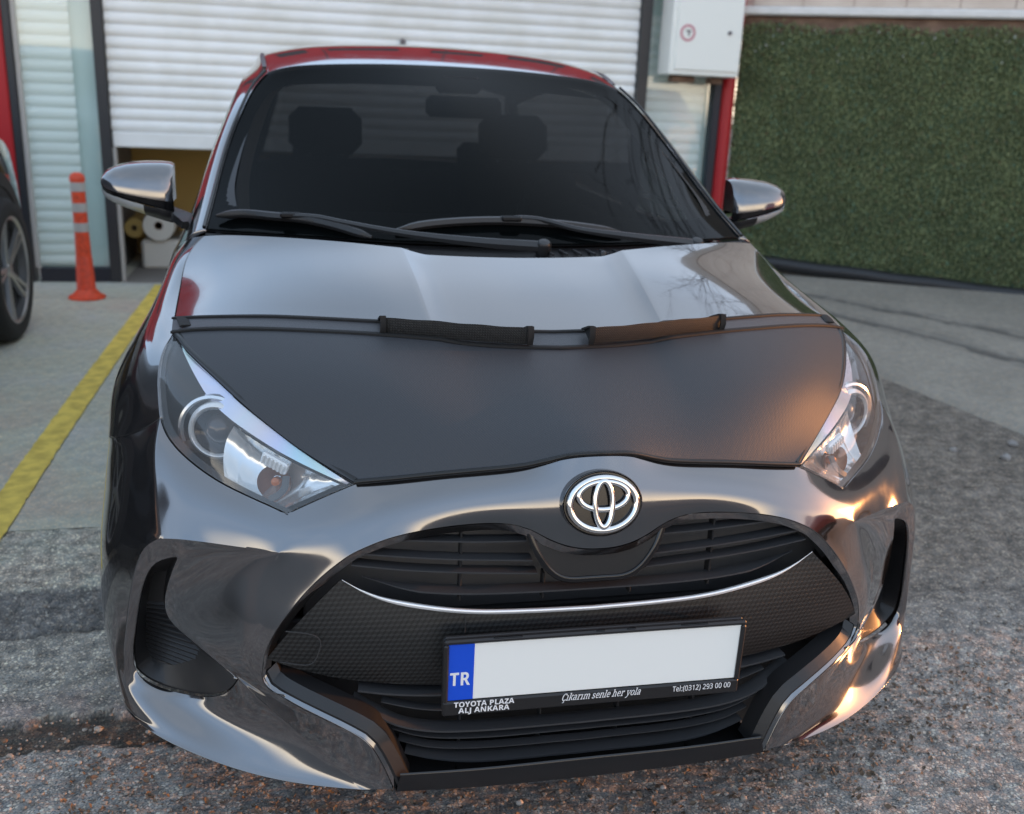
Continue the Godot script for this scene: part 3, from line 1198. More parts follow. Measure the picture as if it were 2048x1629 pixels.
# mirrored copy of a mesh (x -> -x)
func flipx(m: ArrayMesh) -> ArrayMesh:
	var r := ArrayMesh.new()
	for s in m.get_surface_count():
		var a := m.surface_get_arrays(s)
		var vv: PackedVector3Array = a[Mesh.ARRAY_VERTEX]
		var nn: PackedVector3Array = a[Mesh.ARRAY_NORMAL]
		for i in vv.size():
			vv[i].x = -vv[i].x
			nn[i].x = -nn[i].x
		a[Mesh.ARRAY_VERTEX] = vv
		a[Mesh.ARRAY_NORMAL] = nn
		a[Mesh.ARRAY_TANGENT] = null
		var ii = a[Mesh.ARRAY_INDEX]
		if ii != null and (ii as PackedInt32Array).size() > 0:
			var pi: PackedInt32Array = ii
			for i in range(0, pi.size(), 3):
				var t := pi[i + 1]
				pi[i + 1] = pi[i + 2]
				pi[i + 2] = t
			a[Mesh.ARRAY_INDEX] = pi
		else:
			for k in [Mesh.ARRAY_VERTEX, Mesh.ARRAY_NORMAL, Mesh.ARRAY_TEX_UV]:
				if a[k] == null:
					continue
				var arr = a[k]
				for i in range(0, arr.size(), 3):
					var t = arr[i + 1]
					arr[i + 1] = arr[i + 2]
					arr[i + 2] = t
				a[k] = arr
		r.add_surface_from_arrays(Mesh.PRIMITIVE_TRIANGLES, a)
	return r

func loft(rows: Array, close_u := false) -> SurfaceTool:
	var st := newst()
	for j in rows.size() - 1:
		var a: PackedVector3Array = rows[j]
		var b: PackedVector3Array = rows[j + 1]
		var n := a.size() if close_u else a.size() - 1
		for i in n:
			var i2 := (i + 1) % a.size()
			qd(st, a[i], a[i2], b[i2], b[i])
	return st

func fan(st: SurfaceTool, ring: PackedVector3Array) -> void:
	var c := Vector3.ZERO
	for p in ring:
		c += p
	c /= ring.size()
	for i in ring.size():
		tri(st, c, ring[i], ring[(i + 1) % ring.size()])

# full curve from a half one that starts at x = 0
func full(h: PackedVector3Array) -> PackedVector3Array:
	var m := mir(h)
	m.reverse()
	return join([m, h])

# smoothed directions in the x-y plane from a border towards the middle of its opening
func opening_dirs(g: PackedVector3Array, mid: Vector3) -> PackedVector3Array:
	var d := PackedVector3Array()
	for i in g.size():
		var t := (g[mini(i + 2, g.size() - 1)] - g[maxi(i - 2, 0)]).normalized()
		var n := Vector3(-t.y, t.x, 0).normalized()
		d.append(n if n.dot(mid - g[i]) > 0 else -n)
	for it in 12:
		var e := d.duplicate()
		for i in d.size():
			e[i] = (d[maxi(i - 1, 0)] + d[i] * 2.0 + d[mini(i + 1, d.size() - 1)]).normalized()
		d = e
	return d

func grille_return(bump: Node) -> void:
	var g := join([K.G1, K.G2, K.G3])
	g = resamp(g, 90)
	var dirs := opening_dirs(g, Vector3(0.1, 0.45, 0))
	var r0 := PackedVector3Array()
	var r1 := PackedVector3Array()
	var r2 := PackedVector3Array()
	for i in g.size():
		r0.append(g[i] + Vector3(0, 0, -0.001) + dirs[i] * 0.0008)
		r1.append(g[i] + dirs[i] * 0.015 + Vector3(0, 0, -0.008))
		r2.append(g[i] + dirs[i] * 0.018 + Vector3(0, 0, -0.045))
	part("grille_return", fin(loft([full(r0), full(r1), full(r2)])), M.paint, bump)

func bar(path: PackedVector3Array, w: float, h: float, up := Vector3.UP, taper := false) -> ArrayMesh:
	var sc := PackedFloat32Array()
	if taper:
		for i in path.size():
			var t := float(i) / (path.size() - 1)
			sc.append(clampf(minf(t, 1 - t) * 8.0, 0.15, 1.0))
	var sec := PackedVector2Array([Vector2(-w, -h * 0.5), Vector2(-w, h * 0.5), Vector2(-w * 0.5, h), Vector2(w * 0.5, h), Vector2(w, h * 0.5), Vector2(w, -h * 0.5), Vector2(w * 0.5, -h), Vector2(-w * 0.5, -h)])
	return fin(sweep(path, sec, up, sc), true, 0.6)

func front_details(car: Node) -> void:
	# dark space behind the openings
	part("radiator_panel", boxmesh(Vector3(0.98, 0.46, 0.02), 0.004, Vector3(0, 0.395, -0.17)), M.radiator, car)
	part("air_guide", boxmesh(Vector3(1.16, 0.30, 0.015), 0.004, Vector3(0, 0.29, -0.155)), M.black_plastic, car)
	# ---- upper grille
	var gr := Node3D.new()
	gr.name = "upper_grille"
	car.add_child(gr)
	var halves := [
		[0.118, 0.610, -0.072, 0.20, 0.612, -0.074, 0.29, 0.616, -0.080, 0.345, 0.619, -0.084],
		[0.108, 0.576, -0.066, 0.228, 0.583, -0.070, 0.31, 0.589, -0.076, 0.39, 0.596, -0.084],
		[0.098, 0.551, -0.066, 0.227, 0.559, -0.070, 0.32, 0.566, -0.077, 0.41, 0.577, -0.085]]
	for h in halves:
		var c := crv(h, 16)
		part("slat", bar(c, 0.014, 0.0026), M.slat, gr)
		part("slat", bar(mir(c), 0.014, 0.0026), M.slat, gr)
	var low := crv([0, 0.519, -0.062, 0.107, 0.5195, -0.062, 0.19, 0.521, -0.064, 0.26, 0.5245, -0.068, 0.33, 0.533, -0.075, 0.392, 0.551, -0.081], 20)
	part("slat", bar(full(low), 0.016, 0.003, Vector3.UP, true), M.slat, gr)
	for x in [-0.228, 0.228]:
		part("divider", boxmesh(Vector3(0.004, 0.135, 0.02), 0.001, Vector3(x, 0.565, -0.082)), M.black_matte, gr)
	for x in [-0.08, 0.08]:
		part("divider", boxmesh(Vector3(0.004, 0.05, 0.02), 0.001, Vector3(x, 0.515, -0.084)), M.black_matte, gr)
	# ---- shield below the emblem
	var u := crv([0.121, 0.640, -0.046, 0.104, 0.596, -0.036, 0.080, 0.563, -0.033, 0.055, 0.5485, -0.032, 0, 0.546, -0.032], 18)
	u.reverse()
	var ub := full(u)
	var top := PackedVector3Array()
	for p in ub:
		top.append(Vector3(p.x, 0.66, -0.045))
	part("grille_shield", fin(loft([ub, top])), M.black_plastic, gr)
	part("shield_rim", bar(ub, 0.0055, 0.004, Vector3(0, 0, 1)), M.black_gloss, gr)
	# ---- bright strip
	var ch := crv([0, 0.483, -0.044, 0.117, 0.4845, -0.046, 0.204, 0.488, -0.049, 0.27, 0.4965, -0.053, 0.355, 0.5155, -0.060, 0.396, 0.533, -0.065, 0.427, 0.5525, -0.069], 26)
	var chf := full(ch)
	part("bright_strip", bar(chf, 0.004, 0.0038, Vector3(0, 0, 1), true), M.white_trim, gr)
	# ---- patterned panel
	var c1 := crv([0, 0.478, -0.049, 0.117, 0.4795, -0.051, 0.204, 0.483, -0.054, 0.27, 0.4915, -0.058, 0.355, 0.5105, -0.065, 0.396, 0.528, -0.070, 0.430, 0.5495, -0.074], 20)
	var c2 := crv([0, 0.338, -0.060, 0.15, 0.339, -0.061, 0.285, 0.342, -0.066, 0.417, 0.358, -0.077, 0.498, 0.380, -0.085, 0.553, 0.402, -0.092], 20)
	var rows := []
	for j in 9:
		var t := j / 8.0
		var r := PackedVector3Array()
		for i in c1.size():
			var p := c1[i].lerp(c2[i], t)
			p.z += 0.012 * sin(PI * t)
			p.x += 0.010 * sin(PI * t) * i / 20.0
			r.append(p)
		rows.append(full(r))
	part("patterned_panel", fin(loft(rows)), M.cubes, gr)
	# joints of the panel
	for x in [-0.222, 0.222]:
		part("panel_joint", boxmesh(Vector3(0.0015, 0.034, 0.001), 0.0003, Vector3(x, 0.468, -0.046)), M.void, gr)
	# tow hook cover outline (thin groove) on the camera-left side
	var tow := resamp(spline(pts([-0.520, 0.464, -0.0700, -0.474, 0.458, -0.0600, -0.464, 0.448, -0.0585, -0.470, 0.417, -0.0600, -0.482, 0.401, -0.0645, -0.530, 0.404, -0.0745])), 40)
	part("tow_cover_seam", bar(tow, 0.0010, 0.0012, Vector3(0, 0, 1)), M.void, gr)
	# ---- lower grille
	var lg := Node3D.new()
	lg.name = "lower_grille"
	car.add_child(lg)
	var lows := [
		[0, 0.322, -0.070, 0.25, 0.323, -0.074, 0.34, 0.329, -0.080, 0.40, 0.338, -0.086],
		[0, 0.257, -0.052, 0.20, 0.258, -0.055, 0.28, 0.264, -0.058, 0.335, 0.279, -0.062, 0.375, 0.301, -0.070, 0.410, 0.322, -0.078],
		[0, 0.288, -0.062, 0.20, 0.289, -0.066, 0.29, 0.297, -0.070, 0.36, 0.312, -0.080],
		[0, 0.216, -0.052, 0.20, 0.2175, -0.056, 0.28, 0.225, -0.062, 0.33, 0.236, -0.074],
		[0, 0.236, -0.056, 0.20, 0.2375, -0.058, 0.29, 0.246, -0.064, 0.345, 0.262, -0.074],
		[0, 0.196, -0.048, 0.20, 0.197, -0.052, 0.265, 0.204, -0.060, 0.318, 0.214, -0.072]]
	var li := 0
	for h in lows:
		part("slat", bar(full(crv(h, 24)), 0.016 if li in [0, 1, 5] else 0.01, 0.0035 if li in [0, 1, 5] else 0.002), M.slat, lg)
		li += 1
	for x in [-0.222, -0.074, 0.074, 0.222]:
		part("divider", boxmesh(Vector3(0.0035, 0.14, 0.02), 0.001, Vector3(x, 0.26, -0.078)), M.black_matte, lg)
	# trim along the lower opening and the lip below it
	var g3: PackedVector3Array = K.G3
	var ra := PackedVector3Array()
	var rb := PackedVector3Array()
	var rc := PackedVector3Array()
	var rd := PackedVector3Array()
	g3 = resamp(g3, 42)
	var gd := opening_dirs(g3, Vector3(0.1, 0.42, 0))
	for i in g3.size():
		var inn := gd[i]
		var p: Vector3 = g3[i]
		ra.append(p + inn * 0.003 + Vector3(0, 0, -0.006))
		rb.append(p + inn * 0.012 + Vector3(0, 0, -0.002))
		rc.append(p + inn * 0.030 + Vector3(0, 0, -0.012))
		rd.append(p + inn * 0.034 + Vector3(0, 0, -0.05))
	var tm := fin(loft([ra, rb, rc, rd]), true, 0.85)
	part("intake_trim", tm, M.black_plastic, lg)
	part("intake_trim", flipx(tm), M.black_plastic, lg)
	var lt := full(crv([0, 0.207, -0.004, 0.2, 0.208, -0.003, 0.335, 0.214, -0.002], 16))
	var lm2 := full(crv([0, 0.171, 0.004, 0.2, 0.174, 0.004, 0.342, 0.181, 0.002], 16))
	var l0 := PackedVector3Array()
	var l9 := PackedVector3Array()
	for i in lt.size():
		l0.append(lt[i] + Vector3(0, -0.030, -0.014))
		l9.append(lm2[i] + Vector3(0, -0.006, -0.16))
	var lmid := PackedVector3Array()
	for i in lt.size():
		lmid.append(lt[i] + Vector3(0, -0.004, 0.003))
	part("front_lip", fin(loft([l0, lt, lmid, lm2, l9]), true, 0.8), M.black_gloss, lg)
	# ---- fog pockets
	var loop := join([K.bz_out, K.bz_bot, rev(K.bz_in)])
	loop.remove_at(loop.size() - 1)
	loop = resamp(join([loop, PackedVector3Array([loop[0]])]), 66)
	loop.remove_at(loop.size() - 1)
	var fl := pts([0.759, 0.468, -0.300, 0.731, 0.476, -0.285, 0.748, 0.396, -0.315, 0.736, 0.366, -0.310, 0.708, 0.350, -0.275, 0.679, 0.333, -0.245, 0.687, 0.314, -0.245, 0.730, 0.285, -0.275, 0.769, 0.276, -0.310, 0.782, 0.300, -0.325, 0.779, 0.374, -0.325])
	for sx in [1, -1]:
		var fog := Node3D.new()
		fog.name = "fog_pocket"
		car.add_child(fog, true)
		var cen := Vector3(0.722, 0.385, -0.262)
		var r0 := PackedVector3Array()
		var r1 := PackedVector3Array()
		var r2 := PackedVector3Array()
		for p in loop:
			# nearest direction on the floor outline
			var dirc := (p - cen)
			r0.append(p + dirc * 0.006 + Vector3(0, 0, -0.009))
			r1.append(p - dirc * 0.030 + Vector3(0, 0, -0.008))
		for i in loop.size():
			var best := Vector3.ZERO
			var bd := 9.0
			for k in fl.size():
				for s in 8:
					var q2 := fl[k].lerp(fl[(k + 1) % fl.size()], s / 8.0)
					var dd: float = Vector2(q2.x - loop[i].x, q2.y - loop[i].y).length()
					if dd < bd:
						bd = dd
						best = q2
			r2.append(best + Vector3(0, 0, -0.012))
		# relax the floor ring a little
		for it in 3:
			var r3 := r2.duplicate()
			for i in r2.size():
				r3[i] = (r2[(i + r2.size() - 1) % r2.size()] + 2 * r2[i] + r2[(i + 1) % r2.size()]) * 0.25
			r2 = r3
		var st := loft([r0, r1, r2], true)
		var m := fin(st, true, 0.75)
		part("bezel", m if sx > 0 else flipx(m), M.black_plastic, fog)
		# ribbed floor
		var st2 := newst()
		var ymin := 9.0
		var ymax := -9.0
		for p in r2:
			ymin = minf(ymin, p.y)
			ymax = maxf(ymax, p.y)
		var nrib := 44
		var prev_a := Vector3.ZERO
		var prev_b := Vector3.ZERO
		for k in nrib + 1:
			var y := lerpf(ymin + 0.001, ymax - 0.001, float(k) / nrib)
			var xa := 9.0
			var xb := -9.0
			var za := 0.0
			var zb := 0.0
			for i in r2.size():
				var p := r2[i]
				var q3 := r2[(i + 1) % r2.size()]
				if (p.y - y) * (q3.y - y) <= 0.0 and absf(p.y - q3.y) > 1e-6:
					var t := (y - p.y) / (q3.y - p.y)
					var h := p.lerp(q3, t)
					if h.x < xa:
						xa = h.x
						za = h.z
					if h.x > xb:
						xb = h.x
						zb = h.z
			if xa > xb:
				continue
			var bump := (0.004 if k % 2 == 0 else 0.0) if y < 0.40 else 0.0
			var A := Vector3(xa - 0.002, y, za + bump - 0.001)
			var B := Vector3(xb + 0.002, y, zb + bump - 0.001)
			if prev_a != Vector3.ZERO:
				qd(st2, prev_a, prev_b, B, A)
			prev_a = A
			prev_b = B
		var m2 := fin(st2, false)
		part("ribbed_insert", m2 if sx > 0 else flipx(m2), M.black_plastic, fog)
	# ---- emblem
	emblem(car)
	plate(car)

func ell(c: Vector3, bx: Vector3, by: Vector3, rx: float, ry: float, n: int, off := Vector3.ZERO) -> PackedVector3Array:
	var r := PackedVector3Array()
	for k in n:
		var a := TAU * k / n
		r.append(c + bx * cos(a) * rx + by * sin(a) * ry + off)
	return r

func emblem(car: Node) -> void:
	var em := Node3D.new()
	em.name = "emblem"
	car.add_child(em)
	var fx := Basis(Vector3(1, 0, 0), deg_to_rad(-12.0))
	var bx := fx.x
	var by := fx.y
	var nz := fx.z
	var c := Vector3(-0.002, 0.690, -0.016)
	# painted seat
	var st := loft([ell(c, bx, by, 0.0705, 0.0565, 64, nz * -0.03), ell(c, bx, by, 0.0700, 0.0560, 64, nz * -0.004), ell(c, bx, by, 0.0685, 0.0545, 64, nz * -0.002), ell(c, bx, by, 0.0665, 0.0525, 64, nz * -0.005)], true)
	part("emblem_seat", fin(st), M.paint, em)
	var st2 := newst()
	fan(st2, ell(c, bx, by, 0.0665, 0.0525, 64, nz * -0.003))
	part("emblem_plate", fin(st2), M.black_gloss, em)
	var sec := PackedVector2Array([Vector2(-0.0057, -0.004), Vector2(-0.0057, 0.001), Vector2(-0.0035, 0.0034), Vector2(0, 0.0042), Vector2(0.0035, 0.0034), Vector2(0.0057, 0.001), Vector2(0.0057, -0.004)])
	var secs := PackedVector2Array()
	for q in sec:
		secs.append(q * 0.86)
	part("emblem_ring", fin(sweep(ell(c, bx, by, 0.0575, 0.0440, 72, nz * 0.002), sec, nz, PackedFloat32Array(), true)), M.chrome, em)
	part("emblem_ring", fin(sweep(ell(c + by * 0.0145, bx, by, 0.0425, 0.0235, 60, nz * 0.0032), secs, nz, PackedFloat32Array(), true)), M.chrome, em)
	part("emblem_ring", fin(sweep(ell(c + by * 0.0005, bx, by, 0.0150, 0.0385, 60, nz * 0.0045), secs, nz, PackedFloat32Array(), true)), M.chrome, em)

func text(parent: Node, called: String, s: String, at: Vector3, h: float, m: Material, font := "Droid Sans", weight := 400, shear := 0.0, width := 0.0) -> void:
	var f := SystemFont.new()
	f.font_names = PackedStringArray([font])
	f.font_weight = weight
	var t := TextMesh.new()
	t.text = s
	t.font = f
	t.font_size = 64
	t.pixel_size = h / 46.0
	t.depth = 0.0006
	t.curve_step = 2.0
	t.horizontal_alignment = HORIZONTAL_ALIGNMENT_LEFT
	t.vertical_alignment = VERTICAL_ALIGNMENT_BOTTOM
	var o := part(called, t, m, parent)
	var sx := 1.0
	if width > 0.0:
		sx = width / maxf(0.001, t.get_aabb().size.x)
	var ab := t.get_aabb()
	o.transform = Transform3D(Basis(Vector3(sx, 0, 0), Vector3(shear, 1, 0), Vector3(0, 0, 1)), at - Vector3(ab.position.x * sx, 0, 0))

func plate(car: Node) -> void:
	var pl := Node3D.new()
	pl.name = "number_plate"
	car.add_child(pl)
	pl.position = Vector3(0.0015, 0.4055, 0.004)
	pl.rotation.x = 0.03
	pl.rotation.y = -0.012
	var st := newst()
	bbox(st, Vector3(0, -0.010, -0.010), Vector3(0.534, 0.146, 0.014), 0.005)
	part("plate_holder", fin(st, false), M.black_plastic, pl)
	# rim of the holder
	var rim := newst()
	bbox(rim, Vector3(0, 0.0595, 0.001), Vector3(0.534, 0.009, 0.012), 0.003)
	bbox(rim, Vector3(-0.2630, -0.001, 0.001), Vector3(0.009, 0.112, 0.012), 0.003)
	bbox(rim, Vector3(0.2630, -0.001, 0.001), Vector3(0.009, 0.112, 0.012), 0.003)
	bbox(rim, Vector3(0, -0.0695, 0.0005), Vector3(0.534, 0.028, 0.011), 0.003)
	part("plate_frame", fin(rim, false), M.black_plastic, pl)
	for x in [-0.16, 0.0, 0.055, 0.17]:
		part("frame_clip", boxmesh(Vector3(0.05 if absf(x) > 0.1 else 0.016, 0.0022, 0.004), 0.0006, Vector3(x, 0.0632, 0.004)), M.black_gloss, pl)
	part("plate_face", boxmesh(Vector3(0.520, 0.110, 0.003), 0.0012), M.plate_white, pl)
	part("country_band", boxmesh(Vector3(0.044, 0.108, 0.0012), 0.0004, Vector3(-0.2375, 0, 0.0019)), M.plate_blue, pl)
	text(pl, "country_letters", "TR", Vector3(-0.2555, -0.0335, 0.0027), 0.025, M.letter_white, "Droid Sans", 600, 0.0, 0.034)
	text(pl, "dealer_text", "TOYOTA PLAZA", Vector3(-0.2480, -0.0690, 0.0064), 0.0098, M.letter_white, "Droid Sans", 700, 0.0, 0.104)
	text(pl, "dealer_text", "ALJ ANKARA", Vector3(-0.2400, -0.0812, 0.0064), 0.0098, M.letter_white, "Droid Sans", 700, 0.0, 0.088)
	text(pl, "slogan_text", "Çıkarım senle her yola", Vector3(-0.062, -0.0745, 0.0064), 0.0135, M.letter_white, "Droid Serif", 400, 0.28, 0.142)
	text(pl, "telephone_text", "Tel:(0312) 293 00 00", Vector3(0.142, -0.0735, 0.0064), 0.0105, M.letter_white, "Droid Sans", 400, 0.0, 0.109)

# ------------------------------------------------------------------ headlights
func headlights(car: Node) -> void:
	var Ln := build_lens_net()
	Ln.subdiv()
	Ln.subdiv()
	var lens := Ln.mesh([LENS], 0.002, 0.006)
	# point on the lamp surface: u from the tip to the nose, w from the bonnet edge to the bumper edge
	var up := resamp(K.hl_upper, 40)
	var lo := resamp(rev(join([K.hl_low, K.hl_out])), 40)
	var P := func(u: float, w: float, depth: float) -> Vector3:
		var fu := clampf(u, 0.0, 1.0) * 40.0
		var i := mini(int(fu), 39)
		var a := up[i].lerp(up[i + 1], fu - i)
		var b := lo[i].lerp(lo[i + 1], fu - i)
		var bulge := 0.012 * sin(PI * clampf(w, 0, 1)) * sin(PI * clampf(u, 0, 1))
		return a.lerp(b, w) + Vector3(0.9, 0.40, 0.25).normalized().lerp(Vector3(0.10, 0.45, 0.88), pow(clampf(u, 0, 1), 0.6)).normalized() * (bulge - depth)
	var grid := func(u0: float, u1: float, w0: Callable, w1: Callable, dep: Callable, nu: int, nw: int) -> ArrayMesh:
		var rows := []
		for j in nw + 1:
			var r := PackedVector3Array()
			for i in nu + 1:
				var u := lerpf(u0, u1, float(i) / nu)
				var w := lerpf(w0.call(u), w1.call(u), float(j) / nw)
				r.append(P.call(u, w, dep.call(u, float(j) / nw)))
			rows.append(r)
		return fin(loft(rows))
	var stripw := func(u: float) -> float:
		return 0.05 + 0.21 * pow(sin(PI * clampf(u * 0.90 + 0.10, 0, 1)), 0.8)
	# housing bowl
	var housing: ArrayMesh = grid.call(0.01, 0.99, func(u): return 0.0, func(u): return 1.0, func(u, t): return 0.018 + 0.085 * pow(sin(PI * t), 0.55) * pow(sin(PI * u), 0.5), 40, 16)
	var strip: ArrayMesh = grid.call(0.0, 0.985, func(u): return 0.025, stripw, func(u, t): return 0.005 + 0.004 * t, 48, 8)
	var edge: ArrayMesh = grid.call(0.02, 0.985, stripw, func(u): return stripw.call(u) + 0.035, func(u, t): return 0.009 + 0.016 * t, 48, 3)
	var rr := []
	for j in 15:
		var t := j / 14.0
		var row := PackedVector3Array()
		for i in 31:
			var sfr := i / 30.0
			var u := lerpf(0.57 + 0.17 * t * t, 0.972, sfr)
			var w0: float = stripw.call(u) + 0.045
			var w := lerpf(w0, 0.965, t)
			var dep := 0.013 + 0.034 * pow(sin(PI * t), 0.7) * pow(sin(PI * clampf(0.12 + 0.88 * sfr, 0, 1)), 0.6)
			if i % 6 == 0:
				dep -= 0.0022
			row.append(P.call(u, w, dep))
		rr.append(row)
	var refl := fin(loft(rr), true, 0.8)
	var rim: ArrayMesh = grid.call(0.0, 1.0, func(u): return 0.90, func(u): return 0.985, func(u, t): return 0.010 - 0.004 * t, 48, 3)
	for sx in [1, -1]:
		var hl := Node3D.new()
		hl.name = "headlight"
		car.add_child(hl, true)
		var fl := func(m: ArrayMesh) -> ArrayMesh:
			return m if sx > 0 else flipx(m)
		part("lens", fl.call(lens), M.lens, hl)
		part("housing", fl.call(housing), M.lamp_black, hl)
		part("light_strip", fl.call(strip), M.irid, hl)
		part("strip_edge", fl.call(edge), M.silver, hl)
		part("reflector", fl.call(refl), M.lamp_silver, hl)
		part("housing_rim", fl.call(rim), M.black_gloss, hl)
		# projector
		var c := Vector3(0.636, 0.727, -0.338)
		var fx := Basis(Vector3(0, 1, 0), 0.30) * Basis(Vector3(1, 0, 0), -0.05)
		var xf := Transform3D(fx * Basis(Vector3(1, 0, 0), PI * 0.5), c)
		var ring := lathe([[0.040, -0.02], [0.043, 0.0], [0.047, 0.004], [0.052, 0.001], [0.054, -0.006], [0.054, -0.03]], 56, xf)
		part("projector_ring", fl.call(fin(ring)), M.lamp_white, hl)
		var bowl := lathe([[0.041, 0.0], [0.037, -0.018], [0.030, -0.028], [0.028, -0.03]], 48, xf)
		part("projector_bowl", fl.call(fin(bowl)), M.chrome, hl)
		var dome := lathe([[0.030, -0.03], [0.0295, -0.022], [0.027, -0.014], [0.022, -0.007], [0.015, -0.003], [0.007, -0.0008], [0.0001, 0.0]], 40, xf)
		part("projector_lens", fl.call(fin(dome)), M.proj_glass, hl)
		var xo := Transform3D(fx * Basis(Vector3(1, 0, 0), PI * 0.5), c + Vector3(0.006, -0.004, -0.008))
		part("bezel_ring", fl.call(fin(lathe([[0.060, -0.010], [0.063, -0.002], [0.068, -0.004], [0.069, -0.014]], 56, xo))), M.silver, hl)
		# shroud under the projector with fine ribs
		var sh := []
		for j in 7:
			var r := PackedVector3Array()
			for i in 25:
				var a := lerpf(-2.75, -0.45, i / 24.0)
				var rad := 0.056 + 0.0055 * j
				r.append(xf * Vector3(cos(a) * rad * 1.05, -0.012 - 0.0028 * j + (0.0012 if i % 2 == 0 else 0.0), -sin(a) * rad * 0.9))
			sh.append(r)
		part("projector_shroud", fl.call(fin(loft(sh), true, 0.9)), M.lamp_grey, hl)
		# turn signal
		var ct := Vector3(0.534, 0.676, -0.205)
		var xt := Transform3D(Basis(Vector3(0, 1, 0), 0.25) * Basis(Vector3(1, 0, 0), PI * 0.5 - 0.2), ct)
		part("turn_signal_bowl", fl.call(fin(lathe([[0.030, 0.0], [0.027, -0.010], [0.018, -0.018], [0.009, -0.022]], 32, xt))), M.lamp_brown, hl)
		part("turn_signal_bulb", fl.call(fin(lathe([[0.008, -0.022], [0.0085, -0.012], [0.007, -0.006], [0.0001, -0.003]], 20, xt))), M.amber, hl)
		var mk := PackedVector3Array()
		for i in 9:
			mk.append(P.call(lerpf(0.845, 0.905, i / 8.0) + 0.02 * sin(PI * i / 8.0), lerpf(0.45, 0.90, i / 8.0), 0.010))
		part("marker_bar", fl.call(fin(sweep(mk, PackedVector2Array([Vector2(-0.006, -0.002), Vector2(-0.005, 0.002), Vector2(0.005, 0.002), Vector2(0.006, -0.002)]), Vector3(0.2, 0.4, 0.9)))), M.lamp_grey, hl)
		# clear block above the turn signal
		var xb := Transform3D(Basis(Vector3(0, 1, 0), 0.55) * Basis(Vector3(0, 0, 1), 0.35), Vector3(0.532, 0.708, -0.216))
		var bl := newst()
		bbox(bl, Vector3.ZERO, Vector3(0.052, 0.022, 0.012), 0.003, xb)
		for i in 6:
			bbox(bl, Vector3(-0.020 + i * 0.008, 0.0, 0.007), Vector3(0.005, 0.018, 0.005), 0.0015, xb)
		part("marker_block", fl.call(fin(bl, false)), M.lamp_white, hl)

# ------------------------------------------------------------------ door mirrors
func mirrors(car: Node) -> void:
	# sections along x: [x, y bottom of cap, y top, z front, z rear]
	var S := [
		[0.797, 1.033, 1.124, -1.352, -1.425],
		[0.806, 1.033, 1.129, -1.338, -1.430],
		[0.830, 1.037, 1.131, -1.330, -1.432],
		[0.870, 1.043, 1.130, -1.328, -1.432],
		[0.910, 1.050, 1.126, -1.331, -1.430],
		[0.942, 1.056, 1.118, -1.340, -1.426],
		[0.962, 1.061, 1.108, -1.352, -1.420],
		[0.974, 1.067, 1.094, -1.366, -1.412],
		[0.979, 1.073, 1.083, -1.380, -1.404]]
	var cap := []
	var band := []
	var low := []
	for s in S:
		var x: float = s[0]
		var yb: float = s[1]
		var yt: float = s[2]
		var zf: float = s[3]
		var zr: float = s[4]
		var r := PackedVector3Array()
		for k in 15:
			var a := PI * 0.5 * k / 14.0
			# quarter superellipse from the front edge to the top, then flat to the rear
			var cz := zr + (zf - zr) * pow(cos(a), 0.75)
			var cy := yb + (yt - yb) * pow(sin(a), 0.80)
			r.append(Vector3(x, cy, cz))
		r.append(Vector3(x, yt - 0.004, zr - 0.002))
		r.append(Vector3(x, yb, zr - 0.002))
		cap.append(r)
		var t := (x - 0.797) / 0.182
		var h := lerpf(0.026, 0.010, t)
		band.append(PackedVector3Array([Vector3(x, yb + 0.001, zf - 0.004), Vector3(x, yb - h, zf - 0.012), Vector3(x, yb - h, zr)]))
		var h2 := lerpf(0.034, 0.018, t)
		low.append(PackedVector3Array([Vector3(x, yb - h, zf - 0.006), Vector3(x, yb - h - h2 * 0.5, zf - 0.008), Vector3(x, yb - h - h2, zf - 0.03), Vector3(x, yb - h - h2 * 0.8, zr)]))
	var st := loft(cap)
	fan(st, cap[0])
	fan(st, cap[cap.size() - 1])
	var mcap := fin(st, true, 0.6)
	var mband := fin(loft(band), true, 0.6)
	var la := low.slice(0, 4)
	var lb := low.slice(3, 9)
	var stl := loft(la)
	fan(stl, low[0])
	var mlow := fin(stl, true, 0.6)
	var mind := fin(loft(lb), true, 0.6)
	var glass := fin(loft([PackedVector3Array([Vector3(0.805, 1.02, -1.4345), Vector3(0.805, 1.122, -1.4345)]), PackedVector3Array([Vector3(0.965, 1.05, -1.424), Vector3(0.965, 1.10, -1.424)])]))
	var arm := newst()
	var ap := crv([0.812, 1.000, -1.385, 0.785, 0.990, -1.375, 0.760, 0.981, -1.345, 0.742, 0.975, -1.30], 8)
	sweep(ap, PackedVector2Array([Vector2(-0.034, -0.006), Vector2(-0.030, 0.012), Vector2(0.022, 0.014), Vector2(0.030, 0.004), Vector2(0.022, -0.012)]), Vector3.UP, PackedFloat32Array(), false, arm)
	var marm := fin(arm, true, 0.6)
	for sx in [1, -1]:
		var mr := Node3D.new()
		mr.name = "door_mirror"
		car.add_child(mr, true)
		var fl := func(m: ArrayMesh) -> ArrayMesh:
			return m if sx > 0 else flipx(m)
		part("mirror_cap", fl.call(mcap), M.paint, mr)
		part("mirror_band", fl.call(mband), M.black_gloss, mr)
		part("lower_shell", fl.call(mlow), M.black_plastic, mr)
		part("turn_indicator", fl.call(mind), M.indicator, mr)
		part("mirror_glass", fl.call(glass), M.chrome, mr)
		part("mirror_arm", fl.call(marm), M.black_plastic, mr)

